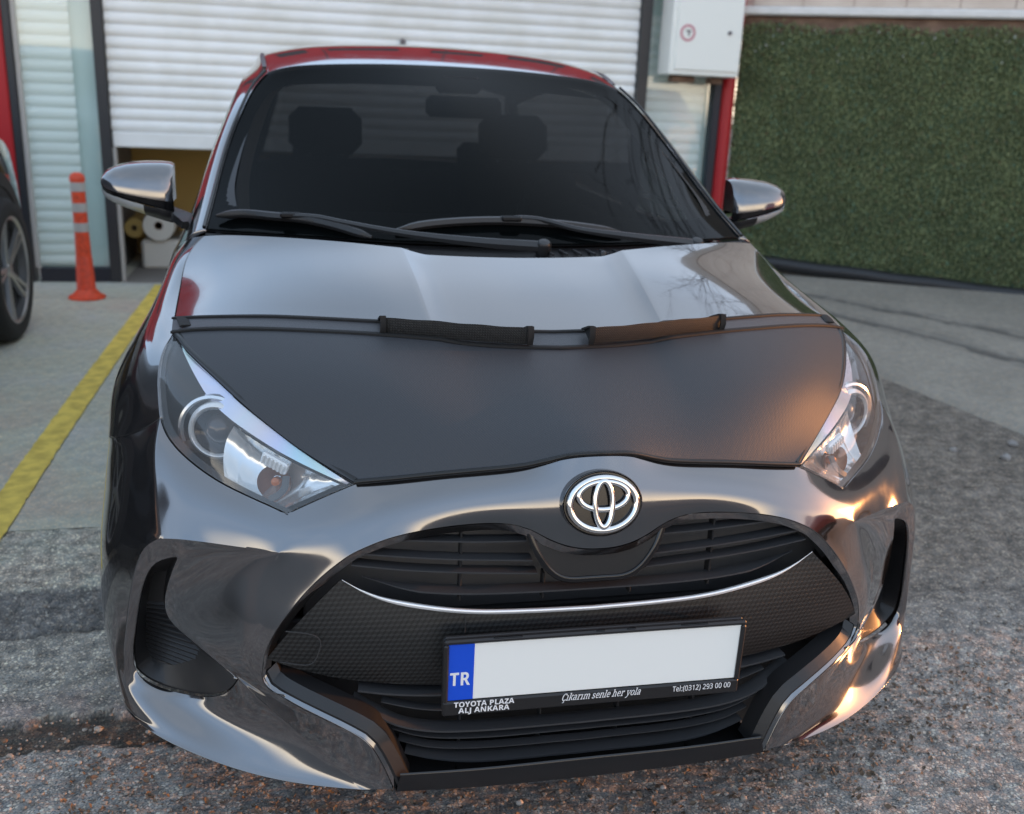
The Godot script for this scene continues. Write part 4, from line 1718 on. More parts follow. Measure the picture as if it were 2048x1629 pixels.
# ------------------------------------------------------------------ wipers and cowl
func wipers(car: Node) -> void:
	# cowl panel
	var a := full(crv([0, 0.962, -0.740, 0.257, 0.975, -0.765, 0.40, 0.982, -0.808, 0.55, 0.980, -0.886, 0.694, 0.972, -0.998], 16))
	var b := full(crv([0, 0.985, -0.890, 0.25, 0.987, -0.915, 0.5, 0.987, -0.995, 0.697, 0.988, -1.072], 16))
	var mid := PackedVector3Array()
	for i in a.size():
		mid.append(a[i].lerp(b[i], 0.5) + Vector3(0, -0.004, 0))
	part("cowl", fin(loft([a, mid, b])), M.black_plastic, car)
	for i in 9:
		part("cowl_rib", boxmesh(Vector3(0.006, 0.006, 0.07), 0.001, Vector3(0.10 + i * 0.035, 0.984, -0.835 - 0.004 * i)), M.black_matte, car)
	var blade_sec := PackedVector2Array([Vector2(-0.012, -0.004), Vector2(-0.008, 0.007), Vector2(0.001, 0.011), Vector2(0.009, 0.004), Vector2(0.010, -0.004), Vector2(0.002, -0.014), Vector2(-0.002, -0.014)])
	var arm_sec := PackedVector2Array([Vector2(-0.009, -0.004), Vector2(-0.008, 0.003), Vector2(-0.002, 0.0065), Vector2(0.007, 0.004), Vector2(0.009, -0.004)])
	var nrm := Vector3(0, 0.80, 0.60)
	var W := [
		[[-0.672, 1.026, -1.098, -0.612, 1.034, -1.083, -0.540, 1.034, -1.042, -0.474, 1.033, -1.010, -0.405, 1.025, -0.966, -0.312, 1.006, -0.898], [-0.500, 1.040, -1.016, -0.440, 1.041, -0.990, -0.382, 1.034, -0.958, -0.246, 1.018, -0.898, -0.075, 1.006, -0.852, 0.086, 0.999, -0.838]],
		[[-0.256, 1.020, -0.920, -0.171, 1.034, -0.934, -0.024, 1.044, -0.940, 0.113, 1.041, -0.940, 0.228, 1.031, -0.936, 0.312, 1.020, -0.933], [0.000, 1.050, -0.938, 0.060, 1.053, -0.938, 0.101, 1.050, -0.936, 0.185, 1.032, -0.915, 0.314, 1.017, -0.908, 0.513, 0.996, -0.936]]]
	for w in W:
		var wp := Node3D.new()
		wp.name = "wiper"
		car.add_child(wp, true)
		var bp := crv(w[0], 30)
		var sc := PackedFloat32Array()
		for i in bp.size():
			var t := i / 30.0
			sc.append(clampf(minf(t, 1 - t) * 9.0 + 0.3, 0.0, 1.0))
		part("wiper_blade", fin(sweep(bp, blade_sec, nrm, sc), true, 0.75), M.black_plastic, wp)
		var apth := crv(w[1], 30)
		var sa := PackedFloat32Array()
		for i in apth.size():
			var t := i / 30.0
			sa.append(lerpf(0.75, 1.5, smoothstep(0.2, 1.0, t)))
		part("wiper_arm", fin(sweep(apth, arm_sec, nrm, sa), true, 0.75), M.wiper_arm, wp)
		var e := apth[apth.size() - 1]
		part("pivot_cap", fin(lathe([[0.018, -0.02], [0.018, 0.006], [0.013, 0.012], [0.0001, 0.013]], 24, Transform3D(Basis(Vector3(1, 0, 0), 0.4), e))), M.black_plastic, wp)
		var cl: Vector3 = bp[14 if w == W[0] else 15]
		part("blade_clip", fin(bbox(newst(), cl + nrm * 0.008, Vector3(0.05, 0.014, 0.020), 0.004), false), M.black_gloss, wp)
	for x in [-0.245, 0.215]:
		var p := Vector3(x, 0.988, -0.778)
		part("washer_nozzle", fin(lathe([[0.009, -0.02], [0.009, 0.004], [0.006, 0.009], [0.0001, 0.010]], 16, Transform3D(Basis(), p))), M.black_plastic, car)

# ------------------------------------------------------------------ inside and around the glass
func cabin_details(car: Node) -> void:
	# printed border of the windscreen, just behind the glass
	var wss := crv([0.697, 0.997, -1.077, 0.685, 1.058, -1.235, 0.668, 1.140, -1.410, 0.648, 1.209, -1.535, 0.619, 1.281, -1.650, 0.592, 1.335, -1.735, 0.556, 1.377, -1.793], 24)
	var wsi := crv([0.625, 1.045, -1.140, 0.634, 1.090, -1.245, 0.622, 1.160, -1.395, 0.603, 1.225, -1.520, 0.575, 1.285, -1.625, 0.545, 1.325, -1.690, 0.49, 1.352, -1.720], 24)
	var dn := Vector3(0, -0.007, -0.004)
	var a := PackedVector3Array()
	var b := PackedVector3Array()
	for i in wss.size():
		a.append(wss[i] + dn)
		b.append(wsi[i] + dn)
	var sm := fin(loft([a, b]))
	part("glass_border", sm, M.frit, car)
	part("glass_border", flipx(sm), M.frit, car)
	var t0 := crv([0, 1.418, -1.784, 0.2, 1.415, -1.786, 0.4, 1.404, -1.791, 0.556, 1.375, -1.792], 24)
	var t1 := crv([0, 1.372, -1.690, 0.08, 1.371, -1.690, 0.16, 1.383, -1.715, 0.3, 1.384, -1.735, 0.42, 1.374, -1.733, 0.49, 1.352, -1.722], 24)
	for i in t0.size():
		t0[i] += dn
		t1[i] += dn
	part("glass_border", fin(loft([full(t0), full(t1)])), M.frit, car)
	var b0 := crv([0, 0.998, -0.872, 0.25, 1.000, -0.897, 0.5, 1.000, -0.977, 0.697, 0.997, -1.079], 24)
	var b1 := crv([0, 1.038, -0.958, 0.25, 1.040, -0.982, 0.5, 1.043, -1.065, 0.625, 1.045, -1.140], 24)
	for i in b0.size():
		b0[i] += dn
		b1[i] += dn
	part("glass_border", fin(loft([full(b0), full(b1)])), M.frit, car)
	# bright moulding down each side of the windscreen
	var mo := PackedVector3Array()
	for p in wss:
		mo.append(p + Vector3(0.003, 0.004, 0.003))
	part("windshield_moulding", bar(mo, 0.004, 0.004, Vector3(0, 0.6, 0.8)), M.black_gloss, car)
	part("windshield_moulding", bar(mir(mo), 0.004, 0.004, Vector3(0, 0.6, 0.8)), M.black_gloss, car)
	var ditch := crv([0.563, 1.392, -1.87, 0.573, 1.429, -2.05, 0.577, 1.448, -2.40, 0.567, 1.432, -2.90, 0.540, 1.366, -3.44], 30)
	part("roof_moulding", bar(ditch, 0.007, 0.0022), M.roof_trim, car)
	part("roof_moulding", bar(mir(ditch), 0.007, 0.0022), M.roof_trim, car)
	part("antenna", fin(lathe([[0.012, 0.0], [0.010, 0.02], [0.003, 0.10], [0.0001, 0.101]], 12, Transform3D(Basis(Vector3(1, 0, 0), -0.7), Vector3(0, 1.462, -3.2)))), M.black_plastic, car)
	# dashboard
	var d0 := full(crv([0, 1.000, -0.93, 0.3, 1.000, -0.97, 0.63, 0.99, -1.10], 12))
	var d1 := full(crv([0, 1.03, -1.15, 0.3, 1.035, -1.17, 0.66, 1.01, -1.25], 12))
	var d2 := full(crv([0, 0.99, -1.32, 0.3, 1.0, -1.33, 0.68, 0.97, -1.36], 12))
	var d3 := full(crv([0, 0.60, -1.36, 0.3, 0.60, -1.36, 0.68, 0.60, -1.40], 12))
	part("dashboard", fin(loft([d0, d1, d2, d3])), M.interior, car)
	# floor and inner sides
	part("cabin_floor", boxmesh(Vector3(1.40, 0.04, 2.4), 0.01, Vector3(0, 0.32, -2.5)), M.interior, car)
	for sx in [-1, 1]:
		part("door_card", boxmesh(Vector3(0.03, 0.56, 2.2), 0.01, Vector3(sx * 0.70, 0.64, -2.35)), M.interior, car)
		# pale pillar trim
		var p0 := crv([0.625, 1.035, -1.18, 0.628, 1.10, -1.30, 0.612, 1.18, -1.46, 0.590, 1.25, -1.60, 0.560, 1.32, -1.73, 0.52, 1.36, -1.80], 16)
		var p1 := PackedVector3Array()
		for i in p0.size():
			p1.append(p0[i] + Vector3(-0.028, -0.010, -0.035))
		var p2 := PackedVector3Array()
		for i in p0.size():
			p2.append(p0[i] + Vector3(0.03, -0.02, -0.02))
		var pm := fin(loft([p2, p0, p1]))
		part("pillar_trim", pm if sx > 0 else flipx(pm), M.pillar_trim, car)
	part("headliner", fin(loft([full(crv([0, 1.36, -1.84, 0.3, 1.355, -1.84, 0.54, 1.34, -1.84], 8)), full(crv([0, 1.43, -2.4, 0.3, 1.42, -2.4, 0.56, 1.38, -2.4], 8)), full(crv([0, 1.40, -3.3, 0.3, 1.39, -3.3, 0.53, 1.34, -3.3], 8))])), M.headliner, car)
	for sx in [-1, 1]:
		seat(car, Vector3(sx * 0.36, 0.40, -2.05), 0.50)
	part("rear_bench", boxmesh(Vector3(1.25, 0.60, 0.16), 0.05, Vector3(0, 0.72, -3.05)), M.seat, car)
	for x in [-0.36, 0.36]:
		part("rear_headrest", boxmesh(Vector3(0.24, 0.15, 0.09), 0.03, Vector3(x, 1.07, -3.07)), M.seat, car)
	# inside mirror
	part("inside_mirror", boxmesh(Vector3(0.23, 0.062, 0.03), 0.014, Vector3(0.02, 1.30, -1.63)), M.black_plastic, car)
	part("sensor_box", boxmesh(Vector3(0.13, 0.05, 0.10), 0.012, Vector3(0.02, 1.365, -1.745)), M.black_matte, car)
	# steering wheel on the camera-right side
	var xs := Transform3D(Basis(Vector3(1, 0, 0), 1.15), Vector3(0.36, 0.97, -1.50))
	part("steering_wheel", fin(sweep(ring_path(xs, 0.18, 40), circ(8, 0.016, 0.016), Vector3(0.01, 1, 0.3), PackedFloat32Array(), true)), M.black_plastic, car)
	part("steering_hub", fin(lathe([[0.06, -0.02], [0.07, 0.0], [0.05, 0.02], [0.0001, 0.025]], 20, xs)), M.black_plastic, car)

func ring_path(xf: Transform3D, r: float, n: int) -> PackedVector3Array:
	var o := PackedVector3Array()
	for k in n:
		o.append(xf * Vector3(cos(TAU * k / n) * r, 0, sin(TAU * k / n) * r))
	return o

func seat(car: Node, at: Vector3, w: float) -> void:
	var s := Node3D.new()
	s.name = "front_seat"
	car.add_child(s, true)
	var tilt := Transform3D(Basis(Vector3(1, 0, 0), -0.28), at + Vector3(0, 0.10, -0.22))
	part("cushion", boxmesh(Vector3(w, 0.16, 0.52), 0.06, at), M.seat, s)
	part("backrest", fin(bbox(newst(), Vector3(0, 0.30, 0), Vector3(w, 0.64, 0.13), 0.055, tilt), true, 0.4), M.seat, s)
	part("headrest", fin(bbox(newst(), Vector3(0, 0.72, 0.0), Vector3(0.27, 0.17, 0.10), 0.04, tilt), true, 0.4), M.seat, s)
	for x in [-0.06, 0.06]:
		part("headrest_post", fin(bbox(newst(), Vector3(x, 0.62, 0.0), Vector3(0.012, 0.10, 0.012), 0.003, tilt), false), M.silver, s)

# ------------------------------------------------------------------ wheels and dark underside
func underbody(car: Node) -> void:
	part("engine_bay_floor", boxmesh(Vector3(1.36, 0.05, 3.4), 0.01, Vector3(0, 0.20, -2.05)), M.void, car)
	part("bulkhead", boxmesh(Vector3(1.30, 0.70, 0.04), 0.01, Vector3(0, 0.56, -1.30)), M.void, car)
	var arch := newst()
	for z in [-0.80, -3.36]:
		for sx in [-1, 1]:
			var rows := []
			for xx in [0.60, 0.855]:
				var r := PackedVector3Array()
				for k in 25:
					var a := lerpf(-0.25, PI + 0.25, k / 24.0)
					r.append(Vector3(sx * xx, 0.30 + 0.352 * sin(a), z + 0.352 * cos(a)))
				rows.append(r)
			part("arch_liner", fin(loft(rows)), M.void, car)
			wheel(car, Vector3(sx * 0.755, 0.305, z), sx, 0.305, 0.20, M.alloy)
	part("inner_wall", boxmesh(Vector3(0.02, 0.4, 0.8), 0.004, Vector3(-0.60, 0.48, -0.86)), M.void, car)
	part("inner_wall", boxmesh(Vector3(0.02, 0.4, 0.8), 0.004, Vector3(0.60, 0.48, -0.86)), M.void, car)

func wheel(parent: Node, at: Vector3, side: float, r: float, w: float, rimmat: Material, rr := 0.72, spokes := 5) -> Node3D:
	var wn := Node3D.new()
	wn.name = "wheel"
	parent.add_child(wn, true)
	wn.position = at
	# axis along x, outside towards side
	var xf := Transform3D(Basis(Vector3(0, 0, 1), -PI * 0.5 * side), Vector3.ZERO)
	var R := r * rr
	var prof := [[R, -w * 0.5], [R + 0.02, -w * 0.5], [r - 0.03, -w * 0.49], [r - 0.008, -w * 0.40], [r, -w * 0.30], [r, w * 0.30], [r - 0.008, w * 0.40], [r - 0.03, w * 0.49], [R + 0.02, w * 0.50], [R, w * 0.47]]
	part("tyre", fin(lathe(prof, 56, xf), true, 0.6), M.rubber, wn)
	var rim := lathe([[R, -w * 0.46], [R - 0.012, -w * 0.40], [R - 0.012, w * 0.36], [R - 0.016, w * 0.43], [R - 0.006, w * 0.475], [R + 0.003, w * 0.47]], 56, xf)
	part("rim", fin(rim, true, 0.6), rimmat, wn)
	for k in spokes:
		var a := TAU * k / spokes + 0.3
		for off in [-1, 1]:
			var st := newst()
			var p := PackedVector3Array()
			for i in 7:
				var t := i / 6.0
				var rad := lerpf(0.035, R - 0.010, t)
				var ang: float = a + off * lerpf(0.30, 0.17, t) * (0.4 + 0.0 * t) * (1.0 + t * 0.5)
				p.append(xf * Vector3(cos(ang) * rad, w * (0.30 + 0.10 * t), sin(ang) * rad))
			sweep(p, PackedVector2Array([Vector2(-0.014, -0.015), Vector2(-0.012, 0.006), Vector2(0, 0.010), Vector2(0.012, 0.006), Vector2(0.014, -0.015)]), xf.basis * Vector3(0, 1, 0), PackedFloat32Array([1.3, 1.1, 1, 0.95, 0.95, 1.0, 1.2]), false, st)
			part("spoke", fin(st, true, 0.6), rimmat, wn)
	part("hub_cap", fin(lathe([[0.045, w * 0.20], [0.042, w * 0.34], [0.03, w * 0.38], [0.0001, w * 0.385]], 28, xf)), rimmat, wn)
	part("brake_disc", fin(lathe([[R * 0.75, w * 0.02], [R * 0.75, w * 0.06], [0.02, w * 0.06]], 40, xf)), M.disc, wn)
	return wn

# ------------------------------------------------------------------ the black hood protector
func hood_cover(H: Net) -> void:
	var cv := thing("hood_protector", "black woven vinyl protector with two mesh strips over the hatchback nose", "car cover")
	part("cover_panel", H.mesh([PANEL], -0.001, 0.007, 0.0065, 1.0), M.bra, cv)
	part("cover_band", H.mesh([BAND], -0.0005, 0.006, 0.0055, 1.0), M.bra_band, cv)
	var lift := func(c: PackedVector3Array, d: float) -> PackedVector3Array:
		var r := PackedVector3Array()
		for p in c:
			r.append(p + Vector3(p.x * 0.25, 0.85, 0.45).normalized() * d)
		return r
	var R1 := full(join([crv([0, 0.890, -0.395, 0.10, 0.8915, -0.400, 0.188, 0.893, -0.411], 10), crv([0.188, 0.893, -0.411, 0.211, 0.897, -0.414, 0.236, 0.903, -0.418], 4), crv([0.236, 0.903, -0.418, 0.34, 0.9035, -0.437, 0.45, 0.901, -0.478, 0.54, 0.895, -0.525, 0.61, 0.886, -0.568, 0.69, 0.873, -0.622, 0.733, 0.864, -0.655], 26)]))
	var R2 := full(join([crv([0, 0.871, -0.337, 0.10, 0.8725, -0.344, 0.183, 0.876, -0.357], 10), crv([0.183, 0.876, -0.357, 0.205, 0.880, -0.359, 0.229, 0.884, -0.362], 4), crv([0.229, 0.884, -0.362, 0.34, 0.887, -0.392, 0.46, 0.885, -0.434, 0.55, 0.879, -0.479, 0.64, 0.868, -0.532, 0.695, 0.859, -0.562, 0.728, 0.852, -0.572], 26)]))
	var flat := func(w: float, h: float) -> PackedVector2Array:
		return PackedVector2Array([Vector2(-w, -h), Vector2(-w, h * 0.3), Vector2(-w * 0.6, h), Vector2(w * 0.6, h), Vector2(w, h * 0.3), Vector2(w, -h)])
	part("upper_binding", fin(sweep(lift.call(R1, 0.0065), flat.call(0.0055, 0.0022)), true, 0.6), M.bra_trim, cv)
	part("lower_binding", fin(sweep(lift.call(R2, 0.0085), flat.call(0.0065, 0.0026)), true, 0.6), M.bra_trim, cv)
	var fr := full(resamp(join([crv([0, 0.762, -0.052, 0.05, 0.759, -0.056, 0.095, 0.746, -0.066, 0.125, 0.738, -0.072, 0.165, 0.732, -0.078], 16), crv([0.165, 0.732, -0.078, 0.26, 0.722, -0.090, 0.34, 0.711, -0.104, 0.403, 0.702, -0.118], 16)]), 40))
	var frl := PackedVector3Array()
	for p in fr:
		frl.append(p + Vector3(0, 0.006, 0.0055))
	part("front_cord", fin(sweep(frl, circ(8, 0.0042, 0.0042), Vector3(0, 0.5, 1))), M.bra_cord, cv)
	for sx in [1, -1]:
		var e: PackedVector3Array = resamp(K.hl_upper, 40)
		var el := PackedVector3Array()
		for p in e:
			el.append(Vector3(sx * (p.x - 0.004), p.y + 0.006, p.z - 0.001))
		part("side_cord", fin(sweep(el, circ(8, 0.0055, 0.0045), Vector3(0, 1, 0.3))), M.bra_cord, cv)
		# short strap at the band end
		part("corner_strap", fin(sweep(PackedVector3Array([Vector3(sx * 0.716, 0.8745, -0.632), Vector3(sx * 0.710, 0.8735, -0.605), Vector3(sx * 0.704, 0.869, -0.580)]), flat.call(0.011, 0.0018), Vector3.UP)), M.bra_trim, cv)
	# the two raised mesh strips
	for sd in [[-0.332, -0.062], [0.058, 0.352]]:
		var base_f := PackedVector3Array()
		var top := PackedVector3Array()
		var base_b := PackedVector3Array()
		for i in 25:
			var x: float = lerpf(sd[0], sd[1], i / 24.0)
			var ax := absf(x)
			var zf := -0.337 - 0.9 * ax * ax * (0.60 if ax > 0.2 else 0.58) + 0.004
			var yf := 0.8715 + 0.045 * minf(ax, 0.25) + 0.010
			base_f.append(Vector3(x, yf, zf))
			top.append(Vector3(x, yf + 0.033 + 0.0006 * sin(i * 0.9), zf + 0.006))
			base_b.append(Vector3(x, yf + 0.018, zf - 0.048))
		var rows := [base_f]
		for k in 5:
			var t := (k + 1) / 6.0
			var r := PackedVector3Array()
			for i in 25:
				r.append(base_f[i].lerp(top[i], t) + Vector3(0, 0, 0.0015 * sin(PI * t)))
			rows.append(r)
		rows.append(top)
		var top2 := PackedVector3Array()
		for i in 25:
			top2.append(top[i] + Vector3(0, -0.0015, -0.004))
		rows.append(top2)
		rows.append(base_b)
		var ms := fin(loft(rows), true, 0.55)
		part("mesh_strip", ms, M.mesh_pad, cv)
		for e in [0, 24]:
			var pth := PackedVector3Array([base_f[e] + Vector3(0, 0, 0.003), base_f[e].lerp(top[e], 0.5) + Vector3(0, 0, 0.008), top[e] + Vector3(0, 0.002, 0.002), top2[e] + Vector3(0, 0.001, -0.006), base_b[e]])
			part("strip_end_binding", fin(sweep(pth, PackedVector2Array([Vector2(-0.0055, -0.002), Vector2(-0.0055, 0.002), Vector2(0.0055, 0.002), Vector2(0.0055, -0.002)]), Vector3(1, 0.01, 0.01).cross(Vector3(0, 0.7, 0.7)))), M.bra_trim, cv)
			var cap := newst()
			tri(cap, base_f[e], top[e], base_b[e])
			part("strip_end", fin(cap), M.bra_trim, cv)

# ------------------------------------------------------------------ ground
func cell_image(size: int, freq: float, sd: int, ret: int) -> PackedByteArray:
	var n := FastNoiseLite.new()
	n.noise_type = FastNoiseLite.TYPE_CELLULAR
	n.seed = sd
	n.frequency = freq
	n.cellular_return_type = ret
	n.cellular_jitter = 1.0
	n.fractal_type = FastNoiseLite.FRACTAL_NONE
	var g := n.get_seamless_image(size, size)
	g.convert(Image.FORMAT_L8)
	return g.get_data()

func perlin_image(size: int, freq: float, sd: int, oct: int) -> PackedByteArray:
	var n := FastNoiseLite.new()
	n.seed = sd
	n.frequency = freq
	n.fractal_octaves = oct
	var g := n.get_seamless_image(size, size)
	g.convert(Image.FORMAT_L8)
	return g.get_data()

# stones in a binder: albedo (mean near one, multiplied by vertex colour) and normal map
func grain_material(called: String, sd: int, contrast: float, relief: float, per_m: float, blotch := 0.30) -> StandardMaterial3D:
	var S := 1024
	var val := cell_image(S, 0.055, sd, FastNoiseLite.RETURN_CELL_VALUE)
	var dst := cell_image(S, 0.055, sd, FastNoiseLite.RETURN_DISTANCE2_SUB)
	var fine := cell_image(S, 0.15, sd + 5, FastNoiseLite.RETURN_CELL_VALUE)
	var big := perlin_image(S, 0.006, sd + 9, 4)
	var col := PackedByteArray()
	col.resize(S * S * 3)
	var hgt := PackedByteArray()
	hgt.resize(S * S * 3)
	for i in S * S:
		var v := val[i] / 255.0
		var d: float = minf(dst[i] / 110.0, 1.0)
		var f := fine[i] / 255.0
		var b := big[i] / 255.0
		var stone := 1.0 if v > 0.45 else 0.0
		var t := 0.76 + contrast * (stone * (v - 0.45) * 1.1 * d - 0.13 + (f - 0.5) * 0.34 - (1.0 - d) * 0.16) + (b - 0.5) * blotch
		if v > 0.93:
			t += 0.22 * contrast * d
		if f < 0.12:
			t -= 0.16 * contrast
		t = clampf(t, 0.05, 1.0)
		var warm := (f - 0.5) * 0.10 + (v - 0.5) * 0.06
		col[i * 3] = int(clampf(t * (1.0 + warm), 0, 1) * 255)
		col[i * 3 + 1] = int(t * 255)
		col[i * 3 + 2] = int(clampf(t * (1.0 - warm), 0, 1) * 255)
		var h := int(clampf(0.35 + stone * d * 0.5 * (0.5 + v * 0.5) + (f - 0.5) * 0.35, 0, 1) * 255)
		hgt[i * 3] = h
		hgt[i * 3 + 1] = h
		hgt[i * 3 + 2] = h
	var ci := Image.create_from_data(S, S, false, Image.FORMAT_RGB8, col)
	ci.generate_mipmaps()
	var hi := Image.create_from_data(S, S, false, Image.FORMAT_RGB8, hgt)
	var m := mat(called, Color.WHITE, 0.85)
	m.albedo_texture = ImageTexture.create_from_image(ci)
	m.normal_enabled = true
	m.normal_texture = bump_from(hi, relief)
	m.vertex_color_use_as_albedo = true
	tile_uv(m, per_m)
	return m

func ns(sd: int, freq: float, oct := 4) -> FastNoiseLite:
	var n := FastNoiseLite.new()
	n.seed = sd
	n.frequency = freq
	n.fractal_octaves = oct
	return n

# a grid sheet with height and colour from a function of (x, z)
func sheet(x0: float, x1: float, z0: float, z1: float, step: float, fn: Callable) -> ArrayMesh:
	var nx := int(ceil((x1 - x0) / step))
	var nz := int(ceil((z1 - z0) / step))
	var vv := PackedVector3Array()
	var cc := PackedColorArray()
	var ii := PackedInt32Array()
	for j in nz + 1:
		for i in nx + 1:
			var x := lerpf(x0, x1, float(i) / nx)
			var z := lerpf(z0, z1, float(j) / nz)
			var r: Array = fn.call(x, z)
			vv.append(Vector3(x, r[0], z))
			cc.append(r[1])
	var w := nx + 1
	for j in nz:
		for i in nx:
			var a := j * w + i
			ii.append_array([a, a + 1, a + w, a + 1, a + w + 1, a + w])
	var nn := PackedVector3Array()
	for j in nz + 1:
		for i in nx + 1:
			var l := vv[j * w + maxi(i - 1, 0)]
			var r2 := vv[j * w + mini(i + 1, nx)]
			var u := vv[maxi(j - 1, 0) * w + i]
			var d := vv[mini(j + 1, nz) * w + i]
			nn.append((d - u).cross(r2 - l).normalized())
	var arr := []
	arr.resize(Mesh.ARRAY_MAX)
	arr[Mesh.ARRAY_VERTEX] = vv
	arr[Mesh.ARRAY_NORMAL] = nn
	arr[Mesh.ARRAY_COLOR] = cc
	arr[Mesh.ARRAY_INDEX] = ii
	var m := ArrayMesh.new()
	m.add_surface_from_arrays(Mesh.PRIMITIVE_TRIANGLES, arr)
	return m

func build_ground() -> void:
	grain_material("asphalt", 11, 0.62, 2.6, 2.4)
	grain_material("concrete", 23, 0.16, 0.8, 2.2, 0.10)
	var n1 := ns(1, 1.7)
	var n2 := ns(2, 9.0)
	var n3 := ns(3, 45.0, 2)
	var n4 := ns(4, 0.7)
	# far ground
	var far := part("ground", sheet(-90, 90, -90, 90, 6.0, func(x: float, z: float): return [-0.05, Color(0.36, 0.34, 0.31)]), M.concrete)
	tagmeta(far, "", "", "", "structure")
	# rough asphalt in front of and beside the car
	var near := part("asphalt_road", sheet(-2.6, 3.4, -1.62, 0.7, 0.0125, func(x: float, z: float):
		var a := n1.get_noise_2d(x, z)
		var b := n2.get_noise_2d(x, z)
		var c := n3.get_noise_2d(x, z)
		var h := 0.004 * b + 0.003 * c
		var asp := Color(0.66, 0.63, 0.585)
		var con := Color(1.05, 0.95, 0.80)
		var dirt := Color(0.17, 0.15, 0.125)
		var k := asp
		# broken concrete bands on the camera-left side, running across
		var lw := smoothstep(-0.55, -0.80, x + 0.10 * a)
		var edge1 := -1.20 + 0.03 * b + 0.02 * a
		var edge2 := -0.94 + 0.018 * b - 0.09 * (x + 1.1)
		var edge3 := -0.57 + 0.035 * b + 0.02 * a
		var edge4 := -0.46 + 0.030 * b + 0.03 * a
		var left := con.lerp(Color(0.46, 0.44, 0.41), smoothstep(-0.1, 0.35, b + 0.5 * c))
		if z < edge1:
			left = con * (1.0 + 0.10 * b)
		elif z < edge2:
			left = Color(0.44, 0.42, 0.39) * (1.0 + 0.5 * c + 0.25 * b)
			h += lw * (0.012 * b + 0.010 * c - 0.006)
			if z > edge2 - 0.02:
				h -= lw * 0.012
				left = dirt * 1.3
		elif z < edge3:
			left = Color(0.76, 0.72, 0.63) * (1.0 + 0.12 * c + 0.14 * b)
			left = left.lerp(Color(0.60, 0.44, 0.41), clampf(smoothstep(edge3 - 0.16, edge3 - 0.03, z) * (0.35 + 1.2 * b), 0.0, 0.55))
			h += lw * 0.004
		elif z < edge4:
			left = dirt * (1.0 + 0.9 * maxf(c, 0.0))
			h -= lw * (0.010 + 0.006 * c)
		else:
			left = Color(0.66, 0.63, 0.58) * (1.0 + 0.12 * c)
		k = k.lerp(left, lw)
		# darker, browner asphalt to the right, with a seam
		var rt := smoothstep(0.75, 1.15, x) * smoothstep(-0.45, -1.1, z)
		k = k.lerp(Color(0.44, 0.385, 0.325) * (1.0 + 0.35 * b), rt)
		var seam := exp(-pow((z + 0.86 - 0.05 * (x - 1.3) + 0.02 * b) / 0.014, 2.0)) * smoothstep(0.9, 1.2, x) * clampf(0.5 + 1.6 * a, 0.0, 1.0)
		k = k.lerp(Color(0.05, 0.045, 0.04), seam * 0.8)
		h -= seam * 0.008
		return [h, k * (1.0 + 0.16 * a)]), M.asphalt)
	tagmeta(near, "", "", "", "structure")
	# concrete yard behind and to the left
	var yard := part("concrete_yard", sheet(-9.0, 0.4, -8.0, -1.60, 0.05, func(x: float, z: float):
		var a := n1.get_noise_2d(x, z)
		var b := n2.get_noise_2d(x * 0.6, z * 0.6)
		var st: float = clampf(n4.get_noise_2d(x + 4, z - 3) * 1.4, 0.0, 1.0)
		var k := Color(1.22, 1.04, 0.83) * (1.0 + 0.12 * a + 0.05 * b)
		k = k.lerp(Color(0.40, 0.385, 0.36), clampf(st * 0.45 + maxf(0.0, b - 0.40) * 0.8, 0, 0.6))
		return [0.002 + 0.002 * b, k]), M.concrete)
	tagmeta(yard, "", "", "", "structure")
	var right := part("asphalt_lane", sheet(0.4, 4.2, -6.6, -1.60, 0.05, func(x: float, z: float):
		var a := n1.get_noise_2d(x, z)
		var b := n2.get_noise_2d(x * 0.7, z * 0.7)
		var k := Color(0.42, 0.365, 0.305) * (1.0 + 0.20 * a + 0.35 * b)
		return [0.001 + 0.004 * b, k]), M.asphalt)
	tagmeta(right, "", "", "", "structure")
	# concrete pavement towards the planted wall
	var pm := pave_mesh()
	var pv := part("pavement", pm, M.concrete)
	tagmeta(pv, "", "", "", "structure")
	# loose stones by the pavement edge
	var stone := rock_mesh(5)
	for q in [[2.60, -1.86, 0.16, 0.5], [2.36, -1.86, 0.05, 1.4], [2.52, -2.02, 0.045, 2.2], [2.20, -1.98, 0.035, 0.2]]:
		var r := part("loose_stone", stone, M.stone)
		r.position = Vector3(q[0], q[2] * 0.22, q[1])
		r.rotation.y = q[3]
		r.scale = Vector3(q[2], q[2] * 0.6, q[2] * 0.8)
		if q[2] > 0.1:
			tagmeta(r, "largest grey broken stone lying at the edge of the pavement", "stone", "loose stones by the pavement")
		else:
			tagmeta(r, {0.05: "flat pale stone chip just in front of the big broken stone", 0.045: "pale stone chip between the big broken stone and the pavement", 0.035: "smallest pale chip on the asphalt away from the big stone"}[q[2]], "stone", "loose stones by the pavement")
	# yellow line
	var yl := part("yellow_line", line_mesh(), M.yellow_paint)
	tagmeta(yl, "", "", "", "structure")
	# gravel and dry leaf bits along the car
	scatter()

